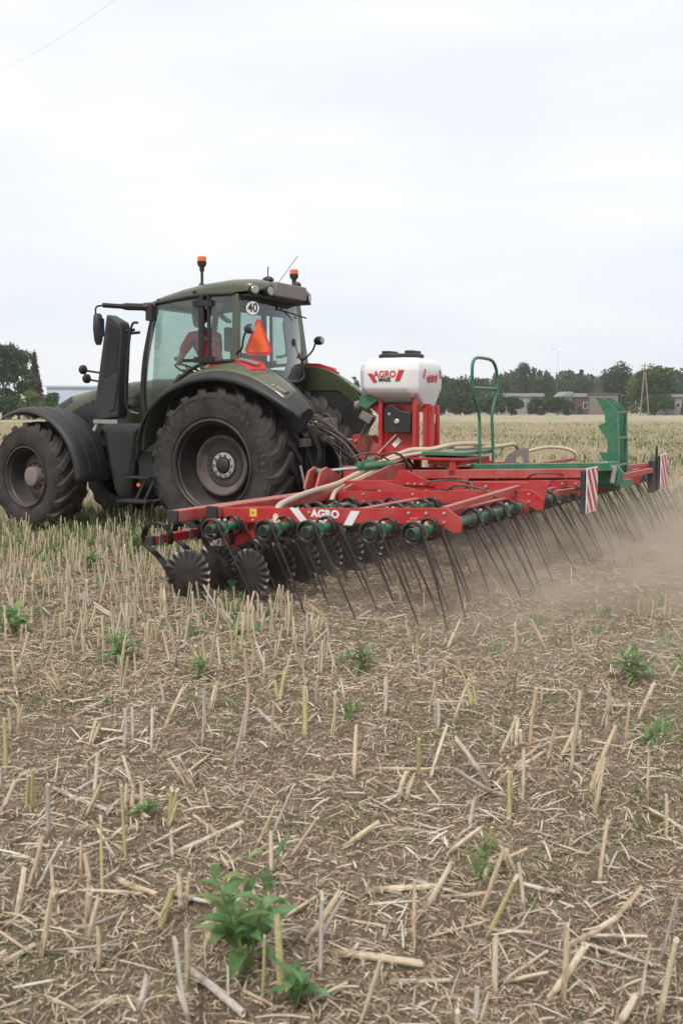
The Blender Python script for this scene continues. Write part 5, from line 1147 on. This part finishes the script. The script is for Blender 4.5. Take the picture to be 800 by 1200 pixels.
def stand(bu,bv,tu,tv,wpx,col):
    """a standing stalk: foot on the ground, its tip the measured height above it"""
    g=ground_ray(bu,bv); 
    g=ground_ray(bu,bv,hz(g.x,g.y)); sc=scale_at(g); h=(bv-tv)/sc*1.06; dx=(tu-bu)/sc
    a=sr.uniform(-.25,.25)*h
    p1=Vector((g.x+dx+ a*g.x/g.y,g.y+a,g.z+h*.98))
    me=sr.choice(UN[col]); l,gp=LAB[col]; place_axis(me,g,p1,wpx/2/sc*.92,'stubble_stalk',l,'stubble stalk',gp)
    taken.append((g.x,g.y))
taken=[]
SL=[(58,985,58,910,6,1),(45,1040,75,985,7,1),(33,1045,53,975,6,0),(48,1125,64,1038,8,0),(120,1045,120,962,4,2),(147,1002,144,920,4,2),(168,960,167,918,5,0),(108,950,116,885,5,0),(221,1165,221,1070,7,0),(222,1200,206,1100,8,1),(235,1122,260,1055,7,0),(318,1030,318,975,6,0),(330,1157,325,1073,10,2),(308,1165,311,1085,4,2),(375,1140,378,1050,8,1),(358,1105,402,1035,8,0),(372,1108,404,1048,6,1),(268,1190,267,1135,4,0),(300,995,325,945,5,0),(320,975,345,918,5,1),(340,1005,374,950,5,0),(100,960,122,910,6,0),(0,955,22,910,6,0),
(562,1072,590,985,6,0),(572,1095,604,1022,6,2),(571,1000,575,965,6,2),(492,1072,530,1005,7,0),(485,1105,485,1035,5,0),(702,1035,710,967,6,0),(659,1170,661,1078,8,0),(645,1167,687,1110,9,0),(667,1107,725,1070,7,0),(718,1077,752,1035,7,0),(772,1130,791,1040,6,1),(745,1190,760,1095,6,0),(770,1205,790,1090,8,0),(720,1205,744,1165,10,0),(422,1200,447,1107,7,0),(535,1210,535,1180,7,0),(555,1200,557,1157,7,1),(562,1200,573,1165,6,0),(695,955,705,885,6,0),(758,945,758,880,5,0),(612,940,612,880,5,0),(525,1000,565,967,6,0),(400,995,447,962,6,0),(690,930,722,850,6,0),(667,920,678,800,6,0),
(7,900,7,840,5,2),(237,880,240,800,5,1),(275,900,290,830,5,1),(357,865,356,805,6,2),(178,880,180,830,4,0),(285,865,292,800,5,0),(390,870,393,808,4,0),(318,880,322,815,4,0),(450,845,452,790,4,0),(605,770,602,728,4,0),(620,880,628,800,5,0),(585,885,606,840,5,0),(655,890,672,855,5,0),(640,900,650,845,5,0),(785,800,795,780,4,1),(745,845,765,800,5,0),(20,790,35,745,4,0),(140,790,150,740,4,0),(490,905,490,860,5,2),(505,910,525,850,5,0),(415,915,418,850,5,0),(530,850,548,800,5,0),(708,870,712,800,5,0),(730,880,735,820,5,0)]
for s in SL: stand(*s)
# scattered standing stalks, near ones each an object, far ones in one mesh
def worked(x,y):
    """strip already combed by the harrow (local x behind the tines)"""
    dx=np.asarray(x)-TO[0]; dy=np.asarray(y)-TO[1]; c,s=math.cos(TROT),math.sin(TROT)
    lx=dx*c+dy*s; ly=-dx*s+dy*c; return (lx<-2.0)&(ly<np.clip(4.5+(-lx-3.2)*1.3,4.5,6.6))&(ly>-4.2)&(lx>-40)
g=np.random.default_rng(31)
cand=[]
tries=0
while len(cand)<232 and tries<20000:
    tries+=1; y=g.uniform(2.7,9.0)**1.0; x=g.uniform(-.36,.36)*y
    dens=0.55 if y<5.5 else 1.0
    if worked(x,y) and g.random()>.25: continue
    if g.random()>dens*(0.35+1.3*(vnoise(x*1.1+5,y*1.1)+.5)): continue
    if any((x-a)**2+(y-b)**2<.012 for a,b in taken): continue
    cand.append((x,y)); taken.append((x,y))
for x,y in cand:
    col=int(g.choice([0,0,0,0,0,1,1,2])); h=g.uniform(.10,.26)*(0.8 if y<6 else 1); le=g.normal(0,.20,2) if g.random()<.62 else g.normal(0,.75,2)
    for rep in range(int(g.choice([1,1,2,3]))):
        if nst>=215: break
        nst+=1
        xx=x+g.normal(0,.022)*(rep>0); yy=y+g.normal(0,.022)*(rep>0); z=hz(xx,yy); p0=Vector((xx,yy,z)); hh2=h*(1 if rep==0 else g.uniform(.4,1)); le2=le+g.normal(0,.16,2)*(rep>0); p1=p0+Vector((le2[0]*hh2,le2[1]*hh2,hh2)); l,gp=LAB[col]
        place_axis(sr.choice(UN[col]),p0,p1,g.uniform(.0045,.0105),'stubble_stalk',l,'stubble stalk',gp)
# lying straws in the foreground
LY=[(67,932,132,952,7),(125,960,140,935,5),(150,945,176,969,6),(200,935,262,990,6),(195,1010,290,968,7),(140,1040,187,1060,9),(205,1062,250,1070,9),(0,1136,43,1107,9),(95,1182,232,1172,10),(226,1148,290,1200,13),(30,1045,92,1112,3),(55,1113,97,1130,4),(112,978,135,1016,6),(295,1037,357,1041,5),(280,1165,322,1183,6),(333,1080,372,1052,7),(432,1052,519,1042,10),(460,1025,545,1056,6),(395,1126,497,1142,13),(505,1103,577,1082,6),(575,1096,626,1105,6),(695,1105,762,1104,6),(580,1158,643,1120,6),(570,1132,615,1152,4),(592,1157,645,1150,8),(745,982,790,970,4),(462,1157,530,1150,8),(405,1078,452,1092,5),(600,915,640,885,6),(580,925,632,880,7),(430,900,520,905,5),(80,935,118,915,6),(515,1172,545,1168,5),(60,900,20,912,4),(350,1060,330,1085,5),(690,1060,740,1045,5),(250,880,215,905,4),(470,960,520,975,4),(640,985,690,1010,4),(365,1185,410,1165,6)]
ur=random.Random(4)
for (a,b,c_,d_,wp) in LY:
    p0=ground_ray(a,b); p1=ground_ray(c_,d_); sc=scale_at(p0); rad=wp/2/sc*.75
    p0.z=hz(p0.x,p0.y)+rad+ur.uniform(0,.01); p1.z=hz(p1.x,p1.y)+rad+ur.uniform(0,.02)
    place_axis(ur.choice(UN[ur.choice([0,0,0,1])]),p0,p1,rad,'loose_straw','thick dry straw lying loose on the foreground soil','straw','loose straws lying in the foreground')
for k in range(95):
    y=g.uniform(3.0,8.5); x=g.uniform(-.38,.38)*y; a=g.uniform(0,6.28); L0=g.uniform(.10,.30); x1_=x+L0*math.cos(a); y1_=y+L0*math.sin(a); rad=g.uniform(.004,.0075)
    p0=Vector((x,y,hz(x,y)+rad+g.uniform(0,.015))); p1=Vector((x1_,y1_,hz(x1_,y1_)+rad+abs(g.normal(0,.03)))); place_axis(ur.choice(UN[ur.choice([0,0,0,1])]),p0,p1,rad,'loose_straw','thick dry straw lying loose on the foreground soil','straw','loose straws lying in the foreground')
# everything beyond: one mesh of simple stalks
def stalk_cloud(name,X_,Y_,H_,Rr,LX,LY_,mat,label,n=5,**k):
    N_=len(X_); Zb=hgt(X_,Y_)-.01; ang=np.arange(n)*2*PI/n
    bx=X_[:,None]+Rr[:,None]*np.cos(ang); by=Y_[:,None]+Rr[:,None]*np.sin(ang)
    b=np.stack([bx,by,np.repeat(Zb[:,None],n,1)],-1); t=np.stack([bx+(LX*H_)[:,None],by+(LY_*H_)[:,None],np.repeat((Zb+H_)[:,None],n,1)],-1)
    V=np.concatenate([b,t],1).reshape(-1,3); base=(np.arange(N_)*2*n)[:,None,None]; j=np.arange(n)
    q=np.stack([j,(j+1)%n,n+(j+1)%n,n+j],-1)[None]+base; q=q.reshape(-1,4)
    cap=None
    if n==5: cap=np.stack([np.full(N_,n),np.full(N_,n+1),np.full(N_,n+2),np.full(N_,n+4)],-1)+(np.arange(N_)*2*n)[:,None]; cap2=np.stack([np.full(N_,n+2),np.full(N_,n+3),np.full(N_,n+4),np.full(N_,n+4)],-1)
    if cap is not None: q=np.concatenate([q,cap])
    return np_obj(name,V,q,mat,False,label=label,cat='stubble',kind='stuff',**k)
def sample(n,y0,y1,spread=.42,rowy=None,pw=1.0):
    y=y0+(y1-y0)*g.random(n)**pw; x=(g.random(n)*2-1)*(spread*y+1.7); return x,y
# dense standing rows on the left, in front of and under the tractor
x,y=sample(30000,6.0,24.0); m_=~worked(x,y)
c,s=math.cos(TROT),math.sin(TROT); ly=-(x-TO[0])*s+(y-TO[1])*c
row=np.abs(((ly/.20)%1)-.5)<.22
dens=np.clip((y-5.6)/3.2,0.08,1)*(0.5+0.9*(vnoise(x*.8,y*.8)+.5))
keep=m_&row&(g.random(len(x))<dens)
x,y=x[keep],y[keep]; n=len(x)
H_=g.uniform(.12,.27,n); stalk_cloud('standing_stubble',x,y,H_,g.uniform(.005,.0095,n),g.normal(0,.13,n),g.normal(0,.13,n),FARSTRAW,'dense pale stubble standing in rows round the tractor and beyond')
x,y=sample(2600,5.5,24.0); keep=worked(x,y)&(g.random(len(x))<.5); x,y=x[keep],y[keep]; n=len(x)
stalk_cloud('combed_stubble',x,y,g.uniform(.04,.17,n),g.uniform(.004,.008,n),g.normal(0,.5,n),g.normal(0,.5,n),STRAW,'sparse knocked over stubble in the dusty strip behind the tines')
x,y=sample(60000,20.0,110.0,.42,pw=1.0); ly=-(x-TO[0])*s+(y-TO[1])*c; keep=(g.random(len(x))<np.clip(.25+1.1*(vnoise(x*.25,y*.12)+.5),0,1))
x,y=x[keep],y[keep]; n=len(x)
stalk_cloud('far_stubble',x,y,g.uniform(.12,.26,n),g.uniform(.010,.017,n)*(1+y/80),g.normal(0,.12,n),g.normal(0,.12,n),FARSTRAW,'pale stubble of the far field up to the trees',n=3)
# fine straw litter: short bent ribbons
def litter(name,n,y0,y1,l0,l1,w0,w1,mat,label,spread=.42,lift=.022,pw=1.0):
    x,y=sample(n,y0,y1,spread,pw=pw); a=g.random(n)*2*PI; L_=g.uniform(l0,l1,n)*g.uniform(.4,1,n); W_=g.uniform(w0,w1,n); cur=g.normal(0,.10,n)*(1+(g.random(n)<.10)*4); tilt=g.normal(0,.30,n); arch=g.uniform(0,.12,n)*L_
    k=4; t=np.linspace(-.5,.5,k); 
    aa=a[:,None]+cur[:,None]*t; px_=x[:,None]+L_[:,None]*t*np.cos(aa); py_=y[:,None]+L_[:,None]*t*np.sin(aa)
    e0=hgt(px_[:,0],py_[:,0])[:,None]; e1=hgt(px_[:,-1],py_[:,-1])[:,None]; pz=np.maximum(e0+(e1-e0)*(t+.5)[None],hgt(px_,py_)-.006)+lift*g.random(n)[:,None]+.003+tilt[:,None]*t*L_[:,None]*.6+arch[:,None]*(1-4*t*t)*.5
    roll=g.uniform(-.8,.8,n)[:,None]; nx_=-np.sin(aa)*np.cos(roll); ny_=np.cos(aa)*np.cos(roll); nz_=np.sin(roll)+0*aa; hw=W_[:,None]/2*np.array([.7,1,1,.6])
    A=np.stack([px_+nx_*hw,py_+ny_*hw,pz+nz_*hw],-1); B=np.stack([px_-nx_*hw,py_-ny_*hw,pz-nz_*hw],-1)
    V=np.stack([A,B],2).reshape(-1,3); base=(np.arange(n)*2*k)[:,None,None]; j=np.arange(k-1); q=(np.stack([2*j,2*j+1,2*j+3,2*j+2],-1)[None]+base).reshape(-1,4)
    return np_obj(name,V,q,mat,False,label=label,cat='litter',kind='stuff')
island_mat('bleached straw',[(0.62,0.54,0.42),(0.50,0.41,0.30),(0.66,0.60,0.50)],0.8,0,.2,30)
litter('straw_litter',82000,2.4,7.0,.015,.085,.001,.0042,LITTER,'fine broken straw litter covering the foreground soil')
litter('chaff_litter',100000,2.4,8.0,.006,.030,.001,.004,LITTER,'short chaff crumbs between the foreground stalks',lift=.008)
litter('mid_litter',115000,6.0,14.0,.02,.12,.002,.006,LITTER,'broken straw litter in the middle of the field')
litter('pale_straw_bits',13000,2.5,13.0,.04,.20,.002,.008,MATS['bleached straw'],'pale longer straw bits scattered on the soil',lift=.03)
# tilled crumbs of soil
def crumbs():
    n=13000; x,y=sample(n,2.4,9.0); r=g.uniform(.003,.012,n)*g.uniform(.5,1.3,n); z=hgt(x,y)+r*.3
    d=np.array([(1,0,0),(-1,0,0),(0,1,0),(0,-1,0),(0,0,1),(0,0,-1)],float); V=(np.stack([x,y,z],-1)[:,None,:]+d[None]*r[:,None,None]*g.uniform(.6,1.3,(n,6,1))).reshape(-1,3)
    f=np.array([(0,2,4),(2,1,4),(1,3,4),(3,0,4)]); F=(f[None]+(np.arange(n)*6)[:,None,None]).reshape(-1,3)
    np_obj('soil_crumbs',V,F,MATS['soil crumb'],False,label='loose crumbs of dry brown soil',cat='soil',kind='stuff')
island_mat('soil crumb',[(0.13,0.09,0.065),(0.19,0.14,0.10),(0.25,0.19,0.14),(0.10,0.07,0.05)],0.95,0,0.2,60)
crumbs()
# grass and small seedlings
def blades(name,n,y0,y1,h0,h1,mat,label,dfun,spread=.42,w=.004,clump=6,pw=1.0):
    x,y=sample(n,y0,y1,spread,pw=pw); k_=dfun(x,y)>g.random(n); x,y=x[k_],y[k_]; x=np.repeat(x,clump)+g.normal(0,.03,len(x)*clump); y=np.repeat(y,clump)+g.normal(0,.03,len(y)*clump); n=len(x)
    h=g.uniform(h0,h1,n); a=g.random(n)*2*PI; le=g.uniform(.1,.8,n)*h; z=hgt(x,y)-.004; wv=w*g.uniform(.6,1.5,n)
    px_=-np.sin(a)*wv; py_=np.cos(a)*wv; dx_,dy_=np.cos(a)*le,np.sin(a)*le
    V=np.stack([np.stack([x-px_,y-py_,z],-1),np.stack([x+px_,y+py_,z],-1),np.stack([x+dx_*.35+px_*.9,y+dy_*.35+py_*.9,z+h*.6],-1),np.stack([x+dx_*.35-px_*.9,y+dy_*.35-py_*.9,z+h*.6],-1),np.stack([x+dx_,y+dy_,z+h],-1),np.stack([x+dx_,y+dy_,z+h*.98],-1)],1).reshape(-1,3)
    b=(np.arange(n)*6)[:,None]; q=np.concatenate([np.array([[0,1,2,3]])+b,np.array([[3,2,4,5]])+b]); 
    return np_obj(name,V,q,mat,False,label=label,cat='grass',kind='stuff')
pat=lambda x,y,sc,th: np.clip((vnoise(x*sc+30,y*sc+11)+.5-th)*4,0,1)
blades('seedling_grass',12000,2.4,9,.012,.05,GRASSM,'tiny green seedlings and moss between the foreground straw',lambda x,y: pat(x,y,1.7,.46)*.9,w=.0016,clump=8)
def under(x,y):
    dx=x-TO[0]; dy=y-TO[1]; c,s=math.cos(TROT),math.sin(TROT); lx=dx*c+dy*s; ly=-dx*s+dy*c
    return ((lx>-1.5)&(lx<3.2)&(np.abs(ly)<2.4)).astype(float)*.8+pat(x,y,.9,.50)*.7*(~worked(x,y))
blades('tall_grass',9000,7.5,19,.06,.24,GRASSM,'taller green grass growing under the tractor and between stubble rows',under,w=.005,clump=5)
blades('green_regrowth',2600,4.5,15,.03,.12,LEAF,'low leafy green regrowth scattered between the stubble',lambda x,y: pat(x,y,1.3,.62)*.6*(1-.6*worked(x,y)),w=.009,clump=9)
blades('far_weeds',40000,15,110,.08,.28,GRASSM,'scattered green weeds in the far stubble field',lambda x,y: pat(x,y,.22,.50)*.6+pat(x,y,.6,.64)*.5,w=.02,clump=4)
# leafy weeds, each a plant of its own
def leaf(m,base,az,el,L_,W_,droop,r):
    base=Vector(base); dh=Vector((math.cos(az),math.sin(az),0)); side=Vector((-math.sin(az),math.cos(az),0)); k=7; rows=[]
    p=base.copy(); e=el; 
    for i in range(k+1):
        t=i/k; w=W_*(math.sin(PI*min(1,t*.96+.04)**.75))*(1+.16*(i%2)) if 0<i<k else .002
        up=Vector((0,0,1))*math.cos(e)-dh*math.sin(e); fold=.30*w
        rows.append([p+side*w*.5+up*fold,p+side*w*.25+up*fold*.4,p,p-side*w*.25+up*fold*.4,p-side*w*.5+up*fold])
        p=p+(dh*math.cos(e)+Vector((0,0,1))*math.sin(e))*(L_/k); e-=droop/k
    m.loft(rows)
def weed(u,v,hgt_,wid,label,kind='broad',n=12,seed=0,mat=None):
    gpt=ground_ray(u,v); z=hz(gpt.x,gpt.y); gpt=ground_ray(u,v,z); r=random.Random(seed)
    root=empty('weed_plant',gpt,r.uniform(0,6),label,'weed','green weeds growing in the stubble')
    st=MB(); lf=MB(); ns=max(1,n//6)
    for k in range(ns):
        a=r.uniform(0,2*PI); sp=wid*.30*(k>0); top=Vector((math.cos(a)*sp,math.sin(a)*sp,hgt_*r.uniform(.75,1) if k else hgt_))
        pts=bez([(0,0,-.02),top*.5+Vector((r.uniform(-.01,.01),r.uniform(-.01,.01),0)),top],4); st.tube(pts,[.004*(1-.6*i/len(pts)) for i in range(len(pts))],6)
        m_=n//ns
        for j in range(m_):
            t=(j+.5)/m_; p=Vector((0,0,0)).lerp(top,.12+.86*t); az=j*2.4+r.uniform(-.6,.6)+k*1.3; big=wid*(.40 if n>25 and kind=='broad' else .55)*(1.1-.6*t)*r.uniform(.6,1.2)
            leaf(lf,p,az,r.uniform(.2,.75)+.5*t,big,big*(r.uniform(.30,.42) if kind=='broad' else .17),r.uniform(.4,1.8),r)
    if kind=='low':
        pass
    st.build('stem',MATS['weed stem'],root); lf.build('leaves',mat or LEAF,root,smooth=60,recalc=False)
    return root
island_mat('weed stem',[(0.16,0.22,0.07),(0.22,0.26,0.10)],0.6)
weed(290,1138,.36,.40,'tallest broad leaved weed in the left foreground beside the thick yellowish stalk','broad',38,1)
weed(345,1178,.10,.19,'low weed just right of the tall foreground weed','broad',14,2)
weed(562,1035,.17,.15,'narrow leaved weed climbing a leaning stalk right of centre','narrow',24,3)
weed(173,958,.08,.14,'small dark leafed weed low between two lying straws at left','broad',12,4)
weed(143,775,.22,.30,'grey green feathery weed in the left middle ground','narrow',30,5)
weed(745,800,.20,.36,'bushy bright green weed at the right in front of the dust','narrow',40,6)
weed(20,742,.18,.40,'spreading green weed at the left photo edge','broad',20,7)
weed(110,672,.20,.32,'green weed left of the first harrow disc','broad',16,8)
weed(772,712,.16,.24,'pale weed standing in the dusty strip at the right','narrow',18,9)
weed(425,782,.13,.34,'low weed tuft before the dust under the tines','narrow',24,10)
weed(455,842,.06,.10,'little seedling near the centre of the photo','broad',8,11)
weed(125,828,.05,.10,'little green seedling left of the pale upright stalk','broad',9,12)
weed(235,790,.10,.26,'low green tuft in the left middle stubble','narrow',20,13)
weed(262,715,.13,.28,'green weed in front of the harrow discs','narrow',22,14)
weed(160,650,.26,.42,'leafy clump beside the first leaf spring arm','broad',26,15)
weed(45,700,.16,.24,'weed with yellow flowers at the left','narrow',16,16)
yw=[o for o in S.objects if o.get('label')=='weed with yellow flowers at the left'][0]
fl=MB()
for k in range(5):
    c_=Vector((random.Random(k).uniform(-.05,.05),random.Random(k+9).uniform(-.05,.05),.12+.012*k)); fl.ball(c_,.012,8,5,(1,1,.5))
fl.build('yellow_flower',YEL,yw)
# ================================================================== DUST
def dust_obj(name,poly,z0,z1,dens,label,sc=1.2,seed=0,fall=2.5):
    m=MB(); cx=sum(p[0] for p in poly)/len(poly); cy=sum(p[1] for p in poly)/len(poly)
    W=[loc2w(p[0],p[1]) for p in poly]; C_=loc2w(cx,cy)
    m.prism([(w_.x,w_.y) for w_ in W],z0,z1,'xy'); 
    mt=bpy.data.materials.new(name); mt.use_nodes=True; nt=mt.node_tree; nt.nodes.clear(); N=nt.nodes.new; L=nt.links.new
    out=N('ShaderNodeOutputMaterial'); v=N('ShaderNodeVolumePrincipled'); v.inputs['Color'].default_value=(0.86,0.73,0.60,1); v.inputs['Anisotropy'].default_value=0.2; L(v.outputs[0],out.inputs['Volume'])
    tc=N('ShaderNodeTexCoord'); geo=N('ShaderNodeNewGeometry')
    n=N('ShaderNodeTexNoise'); n.inputs['Scale'].default_value=sc; n.inputs['Detail'].default_value=5; n.inputs['Distortion'].default_value=1.2; mpv=N('ShaderNodeMapping'); mpv.inputs['Location'].default_value=(seed,seed*2,0); mpv.inputs['Scale'].default_value=(1,1,1.6); L(geo.outputs['Position'],mpv.inputs[0]); L(mpv.outputs[0],n.inputs['Vector'])
    r=N('ShaderNodeMapRange'); r.inputs[1].default_value=.42; r.inputs[2].default_value=.66; L(n.outputs['Fac'],r.inputs[0])
    # falls off upwards and towards the border of the cloud (generated box coordinates)
    sp=N('ShaderNodeSeparateXYZ'); L(tc.outputs['Generated'],sp.inputs[0])
    def edge(o):
        a=N('ShaderNodeMath'); a.operation='SUBTRACT'; a.inputs[1].default_value=.5; L(o,a.inputs[0]); b=N('ShaderNodeMath'); b.operation='ABSOLUTE'; L(a.outputs[0],b.inputs[0]); c=N('ShaderNodeMapRange'); c.interpolation_type='SMOOTHSTEP'; c.inputs[1].default_value=.5; c.inputs[2].default_value=.12; L(b.outputs[0],c.inputs[0]); return c.outputs[0]
    h=N('ShaderNodeMath'); h.operation='SUBTRACT'; h.inputs[0].default_value=1; h.use_clamp=True; L(sp.outputs['Z'],h.inputs[1]); h2=N('ShaderNodeMath'); h2.operation='POWER'; h2.inputs[1].default_value=fall; L(h.outputs[0],h2.inputs[0])
    cur=r.outputs[0]
    for e in (edge(sp.outputs['X']),edge(sp.outputs['Y']),h2.outputs[0]):
        k=N('ShaderNodeMath'); k.operation='MULTIPLY'; L(cur,k.inputs[0]); L(e,k.inputs[1]); cur=k.outputs[0]
    k=N('ShaderNodeMath'); k.operation='MULTIPLY'; k.inputs[1].default_value=dens; L(cur,k.inputs[0]); L(k.outputs[0],v.inputs['Density'])
    o=m.build(name,mt,smooth=None); tag(o,label,'dust',kind='stuff'); return o
dust_obj('dust_cloud',[(-3.3,6.8),(-3.3,-7.2),(-10.5,-8.5),(-8.0,6.8)],-.02,1.0,2.5,'brown dust rising behind the harrow tines',1.5)
